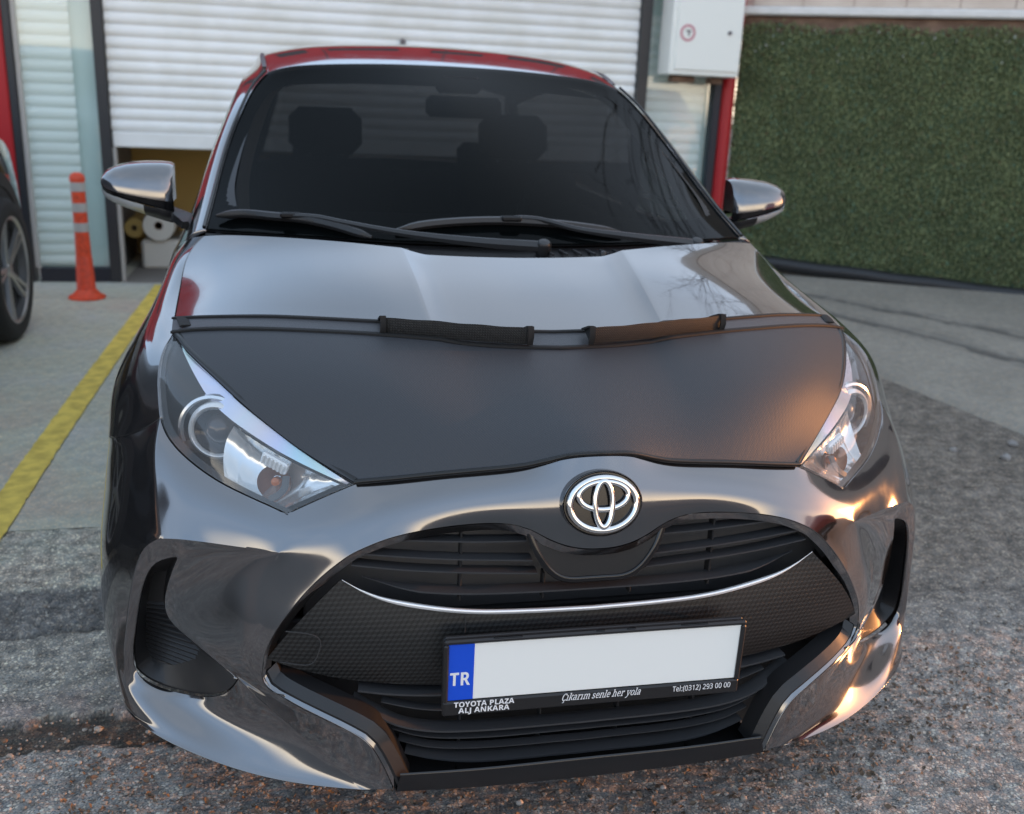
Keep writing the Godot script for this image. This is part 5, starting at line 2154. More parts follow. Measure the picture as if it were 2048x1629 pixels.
func pave_mesh() -> ArrayMesh:
	# far edge along the wall foot, near edge along the lane; three strips with joints
	var n2 := ns(2, 6.0)
	var n1 := ns(8, 1.3)
	var st := newst()
	var vv := PackedVector3Array()
	var cc := PackedColorArray()
	var ii := PackedInt32Array()
	var NX := 90
	var NZ := 60
	for j in NZ + 1:
		var t := float(j) / NZ
		for i in NX + 1:
			var s := float(i) / NX
			# near edge: from (2.30,-4.6) to (2.75,-1.2); far edge: wall foot from (2.9,-5.87) to (6.6,-3.72)
			var a := Vector2(2.22, -6.2).lerp(Vector2(2.78, -1.0), s)
			var b := Vector2(2.80, -5.93).lerp(Vector2(6.9, -3.55), s)
			if s > 0.55:
				b = Vector2(5.055, -4.621).lerp(Vector2(7.2, -1.0), (s - 0.55) / 0.45)
			var p := a.lerp(b, t)
			p.x += 0.015 * n2.get_noise_2d(p.y * 3.0, 1.0) * (1.0 - t)
			var h := 0.035 + 0.13 * t
			if j == 0:
				h = -0.02
			elif j == 1:
				h = 0.03
			var k := Color(0.60, 0.545, 0.455) * (1.0 + 0.16 * n1.get_noise_2d(p.x, p.y) + 0.06 * n2.get_noise_2d(p.x, p.y))
			for jt in [0.30, 0.47]:
				var w := absf(t - jt + 0.02 * n1.get_noise_2d(p.x * 2.0, p.y))
				if w < 0.012:
					h -= 0.010
					k = k.lerp(Color(0.13, 0.125, 0.115), 0.75)
				elif w < 0.04:
					k = k.lerp(Color(0.22, 0.215, 0.20), 0.45 * clampf(0.5 + n2.get_noise_2d(p.x * 2, p.y * 2), 0, 1))
			vv.append(Vector3(p.x, h, p.y))
			cc.append(k)
	var w2 := NX + 1
	for j in NZ:
		for i in NX:
			var a2 := j * w2 + i
			ii.append_array([a2, a2 + w2, a2 + 1, a2 + 1, a2 + w2, a2 + w2 + 1])
	var nn := PackedVector3Array()
	for j in NZ + 1:
		for i in NX + 1:
			var l := vv[j * w2 + maxi(i - 1, 0)]
			var r2 := vv[j * w2 + mini(i + 1, NX)]
			var u := vv[maxi(j - 1, 0) * w2 + i]
			var d := vv[mini(j + 1, NZ) * w2 + i]
			var n := (d - u).cross(r2 - l).normalized()
			nn.append(n if n.y > 0 else -n)
	var arr := []
	arr.resize(Mesh.ARRAY_MAX)
	arr[Mesh.ARRAY_VERTEX] = vv
	arr[Mesh.ARRAY_NORMAL] = nn
	arr[Mesh.ARRAY_COLOR] = cc
	arr[Mesh.ARRAY_INDEX] = ii
	var m := ArrayMesh.new()
	m.add_surface_from_arrays(Mesh.PRIMITIVE_TRIANGLES, arr)
	return m

func line_mesh() -> ArrayMesh:
	var n := ns(31, 7.0)
	var rows := []
	for e in 2:
		var r := PackedVector3Array()
		for i in 161:
			var z := lerpf(-5.75, -1.25, i / 160.0)
			var x := -1.445 + 0.02 * sin(z * 0.7) if e == 0 else -1.345 + 0.02 * sin(z * 0.7)
			x += 0.006 * n.get_noise_2d(z * 4.0, e * 9.0)
			r.append(Vector3(x, 0.0085 + 0.001 * n.get_noise_1d(z * 2), z))
		rows.append(r)
	return fin(loft(rows))

func rock_mesh(sd: int) -> ArrayMesh:
	var n := ns(sd, 1.2)
	var st := newst()
	var rows := []
	for j in 7:
		var r := PackedVector3Array()
		for i in 10:
			var th := PI * j / 6.0
			var ph := TAU * i / 10.0
			var d := Vector3(sin(th) * cos(ph), cos(th), sin(th) * sin(ph))
			r.append(d * (0.5 + 0.22 * n.get_noise_3dv(d * 2.0)))
		rows.append(r)
	return fin(loft(rows, true), true, 0.75)

func scatter() -> void:
	var r2 := RandomNumberGenerator.new()
	r2.seed = 99
	var mm := MultiMesh.new()
	mm.transform_format = MultiMesh.TRANSFORM_3D
	mm.use_colors = true
	mm.mesh = rock_mesh(3)
	var N := 4200
	mm.instance_count = N
	for i in N:
		var x := r2.randf_range(-1.25, 1.9)
		var z := r2.randf_range(-0.62, 0.32)
		if i % 2 == 0:
			# more of it just in front of the bumper line
			z = -0.14 - 0.24 * x * x + r2.randfn(0.05, 0.11)
		elif i % 7 == 1:
			x = r2.randf_range(-1.3, -0.7)
			z = r2.randf_range(-1.25, -0.4)
		var s := absf(r2.randfn(0.0, 0.0026)) + 0.002
		mm.set_instance_transform(i, Transform3D(Basis.from_euler(Vector3(r2.randf() * 0.6, r2.randf() * TAU, r2.randf() * 0.6)).scaled(Vector3(s * 1.5, s, s * 1.2)), Vector3(x, 0.002 + s * 0.2, z)))
		var t := r2.randf()
		var c := Color(0.25, 0.228, 0.20) * r2.randf_range(0.55, 1.35)
		if t > 0.93:
			c = Color(0.40, 0.38, 0.35)
		elif t > 0.92:
			c = Color(0.14, 0.09, 0.06)
		mm.set_instance_color(i, c)
	var o := MultiMeshInstance3D.new()
	o.name = "gravel"
	o.multimesh = mm
	var m := mat("gravel", Color.WHITE, 0.8)
	m.vertex_color_use_as_albedo = true
	o.material_override = m
	add_child(o)
	tagmeta(o, "loose grey and brown grit scattered on the asphalt under the bumper", "gravel", "", "stuff")
	# dry leaf crumbs
	var ml := MultiMesh.new()
	ml.transform_format = MultiMesh.TRANSFORM_3D
	ml.use_colors = true
	ml.mesh = leaf_mesh(0.35)
	ml.instance_count = 1100
	for i in 1100:
		var x := r2.randf_range(-0.95, 1.2)
		var z := -0.14 - 0.26 * x * x + r2.randfn(0.06, 0.09)
		var s := r2.randf_range(0.006, 0.017)
		ml.set_instance_transform(i, Transform3D(Basis.from_euler(Vector3(r2.randfn(0, 0.5), r2.randf() * TAU, r2.randfn(0, 0.5))).scaled(Vector3(s, s, s)), Vector3(x, 0.006, z)))
		ml.set_instance_color(i, Color(0.15, 0.10, 0.065).lerp(Color(0.10, 0.08, 0.06), r2.randf()))
	var lo := MultiMeshInstance3D.new()
	lo.name = "dry_leaves"
	lo.multimesh = ml
	lo.material_override = m
	add_child(lo)
	tagmeta(lo, "crumbled brown dry leaves lying along the front of the car", "leaves", "", "stuff")

func leaf_mesh(fold: float) -> ArrayMesh:
	var st := newst()
	var a := Vector3(0, 0, -0.5)
	var b := Vector3(0, -0.02, 0.05)
	var c := Vector3(0, 0, 0.55)
	for s in [-1, 1]:
		var e := Vector3(s * 0.30, fold * 0.3, -0.08)
		var e2 := Vector3(s * 0.24, fold * 0.28, 0.20)
		if s > 0:
			tri(st, a, e, b)
			qd(st, b, e, e2, c)
		else:
			tri(st, a, b, e)
			qd(st, b, c, e2, e)
	return fin(st, false)

# ------------------------------------------------------------------ buildings
const FZ := -5.90

func build_backdrop() -> void:

	workshop()
	planted_wall()
	bollard()
	other_car("dark_parked_car", "black parked car with silver alloy wheel beside the yellow line", Vector3(-2.88, 0, -2.6), 0.0, M.black_paint)
	other_car("red_parked_car", "red car parked across from the grey hatchback, seen in its paint", Vector3(5.2, 0, 3.2), 0.5, M.red_paint)

func bg_materials() -> void:
	mat("stone", lin(0.28, 0.27, 0.26), 0.9)
	var y := mat("yellow_paint", Color.WHITE, 0.75)
	y.albedo_texture = noise_tex(14.0, lin(0.62, 0.46, 0.09), lin(0.88, 0.67, 0.13), 5, 512, 6, 0.62)
	tile_uv(y, 0.8)
	var sht := mat("shutter", Color.WHITE, 0.42)
	sht.albedo_texture = noise_tex(5.0, lin(0.80, 0.80, 0.76), lin(0.90, 0.91, 0.89), 41, 512, 7, 0.62)
	tile_uv(sht, 0.45)
	mat("dark_frame", lin(0.022, 0.024, 0.028), 0.4)
	mat("red", lin(0.40, 0.009, 0.014), 0.45)
	var g := mat("green_glass", Color(0.66, 0.84, 0.80, 0.09), 0.02)
	g.transparency = BaseMaterial3D.TRANSPARENCY_ALPHA
	mat("blind", lin(0.86, 0.90, 0.86), 0.5)
	mat("blind_wall", lin(0.60, 0.72, 0.69), 0.7)
	mat("navy", lin(0.010, 0.012, 0.022), 0.5)
	mat("ochre", lin(0.52, 0.35, 0.11), 0.8)
	mat("room", lin(0.22, 0.20, 0.18), 0.9)
	mat("room_dark", lin(0.20, 0.125, 0.075), 0.8)
	mat("paper", lin(0.62, 0.60, 0.54), 0.8)
	mat("cabinet", lin(0.86, 0.88, 0.83), 0.35)
	mat("print_red", lin(0.62, 0.30, 0.34), 0.6)
	mat("print_grey", lin(0.16, 0.14, 0.15), 0.6)
	var t := mat("cream_tile", Color.WHITE, 0.45)
	t.albedo_texture = noise_tex(6.0, lin(0.56, 0.46, 0.38), lin(0.66, 0.56, 0.47), 15, 256, 5)
	tile_uv(t, 0.9)
	var b := mat("brown_wall", Color.WHITE, 0.9)
	b.albedo_texture = noise_tex(10.0, lin(0.14, 0.085, 0.06), lin(0.26, 0.17, 0.12), 16, 256, 5)
	tile_uv(b, 0.8)
	mat("grout", lin(0.52, 0.40, 0.34), 0.9)
	var cp := mat("white_cap", Color.WHITE, 0.5)
	cp.albedo_texture = noise_tex(8.0, lin(0.70, 0.69, 0.66), lin(0.80, 0.79, 0.76), 17, 256, 5)
	tile_uv(cp, 1.1)
	mat("pipe", lin(0.016, 0.017, 0.019), 0.45)
	var orr := mat("orange", Color.WHITE, 0.5)
	orr.albedo_texture = noise_tex(12.0, lin(0.52, 0.055, 0.022), lin(0.82, 0.085, 0.028), 43, 256, 6, 0.72)
	tile_uv(orr, 2.2)
	mat("band_grey", lin(0.45, 0.43, 0.40), 0.5)
	var d := mat("black_paint", lin(0.012, 0.013, 0.016), 0.12, 0.3)
	d.clearcoat_enabled = true
	d.clearcoat = 1.0
	d.clearcoat_roughness = 0.02
	var rp := mat("red_paint", lin(0.45, 0.02, 0.015), 0.25)
	rp.clearcoat_enabled = true
	rp.clearcoat = 1.0
	mat("cladding", lin(0.016, 0.016, 0.017), 0.6)
	mat("leafgreen", Color.WHITE, 0.7)
	(M.leafgreen as StandardMaterial3D).vertex_color_use_as_albedo = true
	mat("hedge_back", lin(0.07, 0.10, 0.045), 0.9)
	mat("bark", lin(0.05, 0.035, 0.025), 0.9)
	mat("wall_plain", lin(0.46, 0.41, 0.36), 0.8)

func slab(called: String, a: Vector3, b: Vector3, m: Material, parent: Node, bev := 0.004) -> MeshInstance3D:
	return part(called, boxmesh((b - a).abs(), bev, (a + b) * 0.5), m, parent)

func slat_mesh(x0: float, x1: float, pitch: float) -> ArrayMesh:
	# one curved slat of a roller shutter, hooked top and bottom
	var prof := []
	for k in 11:
		var t := k / 10.0
		var zz := 0.016 * pow(sin(PI * clampf(t * 1.08 - 0.04, 0, 1)), 0.7)
		prof.append(Vector2(lerpf(0.0, pitch * 0.985, t), zz))
	var rows := []
	for p in prof:
		rows.append(PackedVector3Array([Vector3(x0, p.x, p.y), Vector3(x1, p.x, p.y)]))
	return fin(loft(rows), true, 0.5)

func workshop() -> void:
	var w := thing("workshop_building", "workshop front with white roller shutter, greenish glazed bay and red cladding", "building", Vector3(0.2, 0, FZ))
	var o := Vector3(-0.2, 0, 0)     # building node sits at x = 0.2
	var P := func(x: float, y: float, z: float) -> Vector3:
		return Vector3(x - 0.2, y, z)
	# shutter: each slat a piece
	var sh := Node3D.new()
	sh.name = "roller_shutter"
	w.add_child(sh)
	var pitch := 0.0757
	var sm := slat_mesh(-1.66 - 0.2, 2.03 - 0.2, pitch)
	for k in 17:
		var s := part("slat", sm, M.shutter, sh)
		s.position = Vector3(0, 1.030 + k * pitch, -0.02)
	slab("bottom_bar", P.call(-1.66, 0.925, -0.025), P.call(2.03, 1.028, 0.004), M.shutter, sh, 0.008)
	part("lock_knob", fin(lathe([[0.02, 0.0], [0.02, 0.02], [0.012, 0.03], [0.0001, 0.03]], 16, Transform3D(Basis(Vector3(1, 0, 0), PI * 0.5), P.call(0.30, 1.70, 0.0)))), M.print_grey, sh)
	# frames
	slab("frame_post", P.call(-1.735, 0.0, -0.10), P.call(-1.665, 2.30, 0.03), M.dark_frame, w)
	slab("guide_rail", P.call(-1.664, 0.0, -0.06), P.call(-1.640, 0.924, 0.012), M.band_grey, w)
	slab("frame_post", P.call(2.035, 0.0, -0.10), P.call(2.115, 2.30, 0.03), M.dark_frame, w)
	slab("frame_post", P.call(-2.272, 0.0, -0.10), P.call(-2.224, 2.30, 0.03), M.dark_frame, w)
	slab("inner_frame", P.call(-2.223, 0.10, -0.06), P.call(-2.193, 2.30, 0.012), M.band_grey, w)
	slab("kick_panel", P.call(-2.192, 0.0, -0.08), P.call(-1.735, 0.100, 0.02), M.navy, w)
	# glazed bay with a ribbed blind behind the pane
	slab("glass_pane", P.call(-2.192, 0.100, -0.010), P.call(-1.735, 2.30, -0.004), M.green_glass, w, 0.001)
	var bl := Node3D.new()
	bl.name = "ribbed_blind"
	w.add_child(bl)
	var bm := slat_mesh(-2.20 - 0.2, -1.88 - 0.2, pitch)
	for k in 29:
		var s := part("blind_slat", bm, M.blind, bl)
		s.position = Vector3(0, 0.105 + k * pitch, -0.040)
	slab("bay_back", P.call(-2.192, 0.10, -0.08), P.call(-1.735, 2.30, -0.05), M.blind_wall, w)
	# red cladding
	slab("red_cladding", P.call(-3.9, 0.0, -0.10), P.call(-2.274, 2.30, 0.035), M.red, w, 0.01)
	slab("red_fascia", P.call(-3.9, 2.302, -0.30), P.call(2.90, 3.25, 0.16), M.red, w, 0.01)
	for k in 7:
		slab("fascia_joint", P.call(-3.2 + k * 0.95, 2.42, 0.155), P.call(-3.185 + k * 0.95, 3.18, 0.163), M.dark_frame, w, 0.001)
	var k9 := 0
	for q in [[-2.9, 0.5], [-2.2, 0.35], [-1.7, 0.6], [-0.8, 0.3], [-0.3, 0.55], [0.5, 0.4], [1.1, 0.5], [1.9, 0.45]]:
		slab("fascia_panel", P.call(q[0], 2.46 + 0.05 * (k9 % 3), 0.162), P.call(q[0] + q[1], 2.74 + 0.04 * (k9 % 2), 0.185), M.dark_frame, w, 0.006)
		k9 += 1
	# side bay right of the shutter
	slab("side_bay_back", P.call(2.117, 0.0, -0.14), P.call(2.66, 2.30, -0.10), M.blind_wall, w)
	var b2 := slat_mesh(2.13 - 0.2, 2.62 - 0.2, pitch)
	for k in 26:
		var s := part("blind_slat", b2, M.blind, bl)
		s.position = Vector3(0, 0.02 + k * pitch, -0.095)
	slab("side_pane", P.call(2.117, 0.0, -0.052), P.call(2.66, 2.30, -0.046), M.green_glass, w, 0.001)
	slab("frame_post", P.call(2.66, 0.0, -0.10), P.call(2.715, 2.30, 0.02), M.navy, w)
	var tube := fin(lathe([[0.052, 0.0], [0.052, 2.30]], 24, Transform3D(Basis(), P.call(2.770, 0.0, 0.01))))
	part("red_post", tube, M.red, w)
	# room behind the raised shutter
	slab("room_floor", P.call(-1.66, -0.06, -2.2), P.call(2.03, 0.004, 0.05), M.room, w)
	slab("room_back", P.call(-1.735, 0.0, -1.36), P.call(2.055, 2.59, -1.30), M.ochre, w)
	slab("room_side", P.call(-1.80, 0.0, -2.20), P.call(-1.74, 2.6, -0.16), M.room, w)
	slab("room_side", P.call(2.06, 0.0, -2.20), P.call(2.12, 2.6, -0.16), M.room, w)
	slab("room_ceiling", P.call(-1.80, 2.6, -2.26), P.call(2.12, 2.66, -0.30), M.room, w)
	slab("room_shelf", P.call(-1.60, 0.0, -1.20), P.call(-0.70, 0.22, -0.55), M.paper, w, 0.02)
	# rolls and a plant inside the workshop
	for q in [[-1.46, 0.335, -6.62, 0.115], [-1.72 + 0.07, 0.30, -6.75, 0.075], [-1.22, 0.30, -6.70, 0.08]]:
		var roll := thing("film_roll", "", "roll", Vector3(q[0], q[1] - q[3], q[2]))
		var xf := Transform3D(Basis(Vector3(1, 0, 0), PI * 0.5), Vector3(0, q[3], 0))
		part("wrap", fin(lathe([[q[3] * 0.28, 0.22], [q[3] * 0.96, 0.22], [q[3], 0.21], [q[3], -0.21], [q[3] * 0.96, -0.22], [q[3] * 0.28, -0.22]], 32, xf), true, 0.7), M.paper if q[3] > 0.1 else M.ochre, roll)
		part("core", fin(lathe([[q[3] * 0.28, 0.22], [q[3] * 0.24, 0.222], [q[3] * 0.24, -0.22]], 24, xf)), M.room_dark, roll)
		if q[3] > 0.1:
			tagmeta(roll, "thick white roll of film on the shelf below the raised shutter", "roll", "rolls on the workshop shelf")
		else:
			tagmeta(roll, "thin brownish roll between the thick white roll and the shutter rail" if q[0] < -1.5 else "thin brownish roll on the hatchback side of the thick white roll", "roll", "rolls on the workshop shelf")
	# meter cabinet on the front
	var cb := thing("meter_cabinet", "white wall cabinet with round red and grey sticker beside the roller shutter", "cabinet", Vector3(2.455, 1.570, FZ + 0.02))
	slab("cabinet_body", Vector3(-0.27, 0.0, 0.0), Vector3(0.27, 0.62, 0.24), M.cabinet, cb, 0.008)
	slab("cabinet_door", Vector3(-0.235, 0.035, 0.241), Vector3(0.262, 0.60, 0.252), M.cabinet, cb, 0.004)
	part("lock", fin(lathe([[0.014, 0.0], [0.014, 0.012], [0.006, 0.014], [0.0001, 0.014]], 18, Transform3D(Basis(Vector3(1, 0, 0), PI * 0.5), Vector3(0.165, 0.30, 0.252)))), M.print_grey, cb)
	var st := Node3D.new()
	st.name = "sticker"
	cb.add_child(st)
	part("sticker_ring", fin(lathe([[0.040, 0.0], [0.058, 0.0], [0.058, 0.0015], [0.040, 0.0015]], 36, Transform3D(Basis(Vector3(1, 0, 0), PI * 0.5), Vector3(-0.155, 0.285, 0.2535)))), M.print_red, st)
	part("sticker_mark", boxmesh(Vector3(0.036, 0.012, 0.0012), 0.0003, Vector3(-0.150, 0.298, 0.2535)), M.print_grey, st)
	part("sticker_mark", boxmesh(Vector3(0.012, 0.034, 0.0012), 0.0003, Vector3(-0.146, 0.282, 0.2547)), M.print_grey, st)
	slab("cable_gland", Vector3(-0.20, -0.05, 0.04), Vector3(-0.02, -0.002, 0.14), M.brown_wall, cb, 0.01)
	slab("cable_gland", Vector3(0.10, -0.05, 0.04), Vector3(0.20, -0.002, 0.14), M.brown_wall, cb, 0.01)

func planted_wall() -> void:
	# wall that turns towards the camera on the right
	var az := deg_to_rad(30.0)
	var base := Vector3(2.84, 0, FZ)
	var wl := thing("boundary_building", "cream tiled building above a brown wall right of the workshop", "building", base, -az)
	var LEN := 4.15
	slab("brown_wall", Vector3(0, 0, -0.30), Vector3(LEN, 2.02, 0.0), M.brown_wall, wl, 0.01)
	slab("wall_cap", Vector3(0.0, 2.022, -0.30), Vector3(LEN, 2.082, 0.07), M.white_cap, wl, 0.012)
	slab("tile_bed", Vector3(0, 2.084, -4.0), Vector3(LEN, 3.70, -0.006), M.grout, wl, 0.004)
	var tw := 0.355
	var tm := boxmesh(Vector3(tw - 0.006, 0.40 - 0.006, 0.012), 0.002)
	for j in 4:
		for i in 11:
			var t := part("wall_tile", tm, M.cream_tile, wl)
			t.position = Vector3((i + 0.5) * tw + 0.06, 2.086 + (j + 0.5) * 0.40, 0.0)
	slab("parapet", Vector3(-0.02, 3.702, -0.35), Vector3(LEN, 4.05, 0.04), M.wall_plain, wl, 0.012)
	slab("side_wall", Vector3(LEN, 0.0, -4.0), Vector3(LEN + 0.25, 4.05, 0.0), M.wall_plain, wl, 0.01)
	slab("red_corner_trim", Vector3(-0.05, 1.90, 0.0), Vector3(0.01, 3.3, 0.05), M.red, wl, 0.004)
	# long wing along the right side of the yard
	var wing := thing("right_wing_building", "plain cream building wing along the right edge of the yard", "building", Vector3(7.3, 0, -2.9))
	slab("wing_wall", Vector3(0, 0, -1.4), Vector3(3.0, 5.0, 2.4), M.wall_plain, wing, 0.02)
	slab("wing_cornice", Vector3(-0.08, 5.002, -1.5), Vector3(3.1, 5.25, 2.5), M.white_cap, wing, 0.02)
	for k in 2:
		slab("wing_window", Vector3(-0.02, 2.4, -0.9 + k * 1.8), Vector3(0.02, 3.6, 0.0 + k * 1.8), M.dark_frame, wing, 0.006)
	# pipe along the foot of the wall
	var pipe := thing("black_pipe", "black pipe lying along the foot of the green hedge wall", "pipe", base, -az)
	var pp := PackedVector3Array()
	for i in 25:
		var t := i / 24.0
		pp.append(Vector3(lerpf(0.30, LEN, t), lerpf(0.225, 0.05, t) + 0.004 * sin(i * 1.7), 0.11))
	part("pipe_tube", fin(sweep(pp, circ(14, 0.052, 0.052))), M.pipe, pipe)
	part("pipe_collar", fin(sweep(PackedVector3Array([pp[15], pp[15] + (pp[16] - pp[15]) * 0.5]), circ(14, 0.060, 0.060))), M.pipe, pipe)
	slab("wall_ledge", Vector3(0.1, -0.05, 0.0), Vector3(LEN, 0.17, 0.07), M.stone, wl, 0.02)
	# artificial hedge
	var hd := thing("hedge_panel", "artificial green hedge panel covering the wall below the white capping", "hedge", base, -az)
	slab("backing", Vector3(0.02, 0.16, 0.004), Vector3(LEN, 1.90, 0.02), M.hedge_back, hd)
	var r2 := RandomNumberGenerator.new()
	r2.seed = 17
	var mm := MultiMesh.new()
	mm.transform_format = MultiMesh.TRANSFORM_3D
	mm.use_colors = true
	mm.mesh = leaf_mesh(0.9)
	var N := 80000
	mm.instance_count = N
	var tone := ns(77, 2.2, 3)
	for i in N:
		var x := r2.randf_range(0.0, 4.12)
		var top := 1.975 + 0.045 * absf(sin(x * 4.4 + 0.4)) - 0.045
		var y := r2.randf_range(0.15, top + r2.randfn(0, 0.008))
		var dz := absf(r2.randfn(0.0, 0.022)) + 0.012 + 0.02 * maxf(0.0, tone.get_noise_2d(x * 2.0, y * 2.0))
		var s := r2.randf_range(0.013, 0.028)
		var b := Basis.from_euler(Vector3(r2.randfn(1.1, 0.55), r2.randfn(0, 0.8), r2.randf() * TAU))
		mm.set_instance_transform(i, Transform3D(b.scaled(Vector3(s, s, s)), Vector3(x, y, dz)))
		var k := r2.randf_range(0.7, 1.3) * (1.0 + 0.3 * tone.get_noise_2d(x, y))
		var c := Color(0.16, 0.19, 0.085) * k
		var q := r2.randf()
		if q > 0.93:
			c = Color(0.22, 0.25, 0.12) * k
		elif q > 0.86:
			c = Color(0.11, 0.19, 0.12) * k
		elif q > 0.83:
			c = Color(0.16, 0.12, 0.06) * k
		if y > 1.70 and y < 1.93 and q < 0.010:
			c = Color(0.45, 0.48, 0.42)
		mm.set_instance_color(i, c)
	var o := MultiMeshInstance3D.new()
	o.name = "leaves"
	o.multimesh = mm
	o.material_override = M.leafgreen
	hd.add_child(o)
	o.set_meta("kind", "stuff")
	# bare shrubs on the parapet, mirrored in the windscreen
	for q in [[0.9, 1], [2.0, 2], [3.0, 3]]:
		var lp := base + Basis(Vector3.UP, -az) * Vector3(q[0], 4.05, -0.16)
		var sb := thing("bare_shrub", ["bare rose shrub on the parapet nearest the red fascia", "bare rose shrub in the middle of the cream parapet", "bare rose shrub on the parapet nearest the plain wing"][q[1] - 1], "shrub", lp, 0.0, "bare shrubs on the parapet")
		part("branches", shrub_mesh(q[1]), M.bark, sb)

func shrub_mesh(sd: int) -> ArrayMesh:
	var r2 := RandomNumberGenerator.new()
	r2.seed = 400 + sd
	var st := newst()
	for k in 9:
		var p := Vector3(r2.randfn(0, 0.12), 0, r2.randfn(0, 0.05))
		var d := Vector3(r2.randfn(0, 0.45), 1.0, r2.randfn(0, 0.35)).normalized()
		cane(st, r2, p, d, r2.randf_range(0.9, 1.7), 0.012, 0)
	return fin(st)

func cane(st: SurfaceTool, r2: RandomNumberGenerator, p: Vector3, d: Vector3, l: float, w: float, lev: int) -> void:
	var path := PackedVector3Array()
	var sc := PackedFloat32Array()
	var q := p
	var dd := d
	for i in 9:
		path.append(q)
		sc.append(lerpf(1.0, 0.35, i / 8.0))
		q += dd * l / 8.0
		dd = (dd + Vector3(r2.randfn(0, 0.10), r2.randfn(-0.03, 0.08), r2.randfn(0, 0.10))).normalized()
	sweep(path, circ(5, w, w), Vector3(0.3, 0.2, 0.9), sc, false, st)
	if lev < 2:
		for k in 4:
			var i := r2.randi_range(3, 8)
			cane(st, r2, path[i], (dd + Vector3(r2.randfn(0, 0.7), r2.randfn(0, 0.5), r2.randfn(0, 0.7))).normalized(), l * r2.randf_range(0.25, 0.45), w * 0.55, lev + 1)

func bollard() -> void:
	var b := thing("flexible_bollard", "orange flexible bollard with pale bands on the concrete yard", "bollard", Vector3(-1.79, 0.004, -5.30))
	b.scale = Vector3(1.15, 1.0, 1.15)
	part("base_flange", fin(lathe([[0.0001, 0.0], [0.098, 0.0], [0.098, 0.012], [0.075, 0.026], [0.052, 0.055]], 36)), M.orange, b)
	var prof := []
	for k in 15:
		var y := 0.055 + k * 0.0145
		prof.append([lerpf(0.052, 0.044, k / 14.0), y])
		prof.append([lerpf(0.052, 0.044, k / 14.0) - 0.004, y + 0.009])
	prof.append([0.041, 0.275])
	prof.append([0.037, 0.42])
	part("ribbed_foot", fin(lathe(prof, 36), true, 0.85), M.orange, b)
	part("tube", fin(lathe([[0.0365, 0.42], [0.0365, 0.735], [0.040, 0.74], [0.041, 0.755], [0.034, 0.778], [0.018, 0.790], [0.0001, 0.792]], 36), true, 0.7), M.orange, b)
	for y in [0.425, 0.548, 0.675]:
		part("pale_band", fin(lathe([[0.0362, y], [0.0385, y + 0.002], [0.0385, y + 0.055], [0.0362, y + 0.057]], 36)), M.band_grey, b)

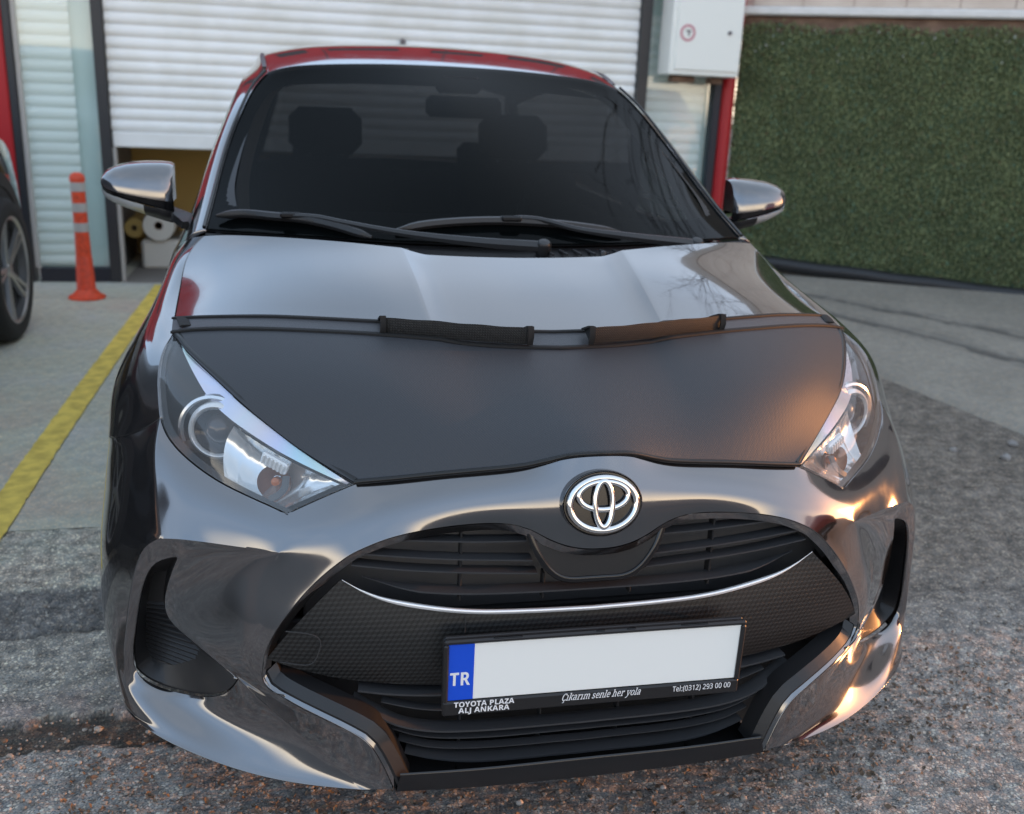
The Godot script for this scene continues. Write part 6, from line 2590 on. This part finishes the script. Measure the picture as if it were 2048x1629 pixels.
func other_car(called: String, label: String, at: Vector3, turn: float, pm: Material) -> void:
	var car := thing(called, label, "car", at, turn)
	# stations: z, sill, hip, belt y, belt half width, roof y, roof half width, hip half width
	var S := [
		[-2.24, 0.45, 0.55, 0.66, 0.60, 0.72, 0.45, 0.66],
		[-2.20, 0.34, 0.55, 0.76, 0.78, 0.82, 0.60, 0.82],
		[-2.12, 0.30, 0.58, 0.88, 0.86, 0.94, 0.70, 0.89],
		[-1.95, 0.28, 0.60, 0.99, 0.885, 1.05, 0.74, 0.91],
		[-1.70, 0.28, 0.62, 1.05, 0.89, 1.11, 0.76, 0.915],
		[-1.40, 0.28, 0.62, 1.07, 0.89, 1.14, 0.76, 0.915],
		[-0.95, 0.28, 0.62, 1.08, 0.88, 1.18, 0.72, 0.915],
		[-0.70, 0.28, 0.62, 1.08, 0.87, 1.26, 0.70, 0.915],
		[-0.10, 0.28, 0.62, 1.05, 0.87, 1.58, 0.60, 0.915],
		[0.60, 0.28, 0.62, 1.06, 0.87, 1.65, 0.60, 0.915],
		[1.60, 0.28, 0.62, 1.08, 0.87, 1.62, 0.58, 0.915],
		[2.10, 0.30, 0.62, 1.10, 0.84, 1.50, 0.55, 0.89],
		[2.40, 0.36, 0.62, 1.05, 0.74, 1.15, 0.60, 0.80]]
	var rows := []
	var wins := []
	for s in S:
		var h := PackedVector3Array()
		h.append(Vector3(s[7] * 0.96, s[1], s[0]))
		h.append(Vector3(s[7], (s[1] + s[2]) * 0.5, s[0]))
		h.append(Vector3(s[7], s[2], s[0]))
		h.append(Vector3(lerpf(s[7], s[4], 0.4), lerpf(s[2], s[3], 0.6), s[0]))
		h.append(Vector3(s[4], s[3], s[0]))
		h.append(Vector3(lerpf(s[4], s[6], 0.35), lerpf(s[3], s[5], 0.45), s[0]))
		h.append(Vector3(s[6], s[5], s[0]))
		h.append(Vector3(s[6] * 0.5, s[5] + 0.025, s[0]))
		var f := PackedVector3Array()
		for p in h:
			f.append(p)
		f.append(Vector3(0, s[5] + 0.03, s[0]))
		var g := mir(h)
		g.reverse()
		for p in g:
			f.append(p)
		rows.append(f)
	# smooth along z
	var fine := []
	for k in rows[0].size():
		var c := PackedVector3Array()
		for r in rows:
			c.append(r[k])
		fine.append(spline(c, 5))
	var st := loft(fine)
	fan(st, rows[0])
	fan(st, rows[rows.size() - 1])
	part("body", fin(st, true, 0.5), pm, car)
	for sx in [-1, 1]:
		var wl := fin(loft([PackedVector3Array([Vector3(sx * 0.872, 1.065, -0.42), Vector3(sx * 0.870, 1.085, 1.55)]), PackedVector3Array([Vector3(sx * 0.655, 1.52, 0.02), Vector3(sx * 0.64, 1.57, 1.45)])]))
		part("side_window", wl, M.black_gloss, car)
		for z in [-1.55, 1.20]:
			# cladding arch
			var ring := PackedVector3Array()
			for k in 33:
				var a := lerpf(-0.35, PI + 0.35, k / 32.0)
				ring.append(Vector3(sx * 0.912, 0.375 + 0.46 * sin(a), z + 0.46 * cos(a)))
			part("arch_cladding", fin(sweep(ring, PackedVector2Array([Vector2(-0.045, -0.02), Vector2(-0.045, 0.012), Vector2(0.03, 0.016), Vector2(0.045, -0.02)]), Vector3(sx, 0, 0))), M.cladding, car)
			var wellr := PackedVector3Array()
			for k in 33:
				var a := lerpf(-0.5, PI + 0.5, k / 32.0)
				wellr.append(Vector3(sx * 0.921, 0.375 + 0.435 * sin(a), z + 0.435 * cos(a)))
			var wst := newst()
			fan(wst, wellr)
			part("wheel_well", fin(wst), M.void, car)
			wheel(car, Vector3(sx * 0.865, 0.375, z), sx, 0.375, 0.225, M.alloy, 0.74, 5)
	slab("headlamp", Vector3(0.40, 0.72, -2.21), Vector3(0.66, 0.80, -2.10), M.lamp_silver, car, 0.02)
	slab("headlamp", Vector3(-0.66, 0.72, -2.21), Vector3(-0.40, 0.80, -2.10), M.lamp_silver, car, 0.02)

func build_extras() -> void:
	pass
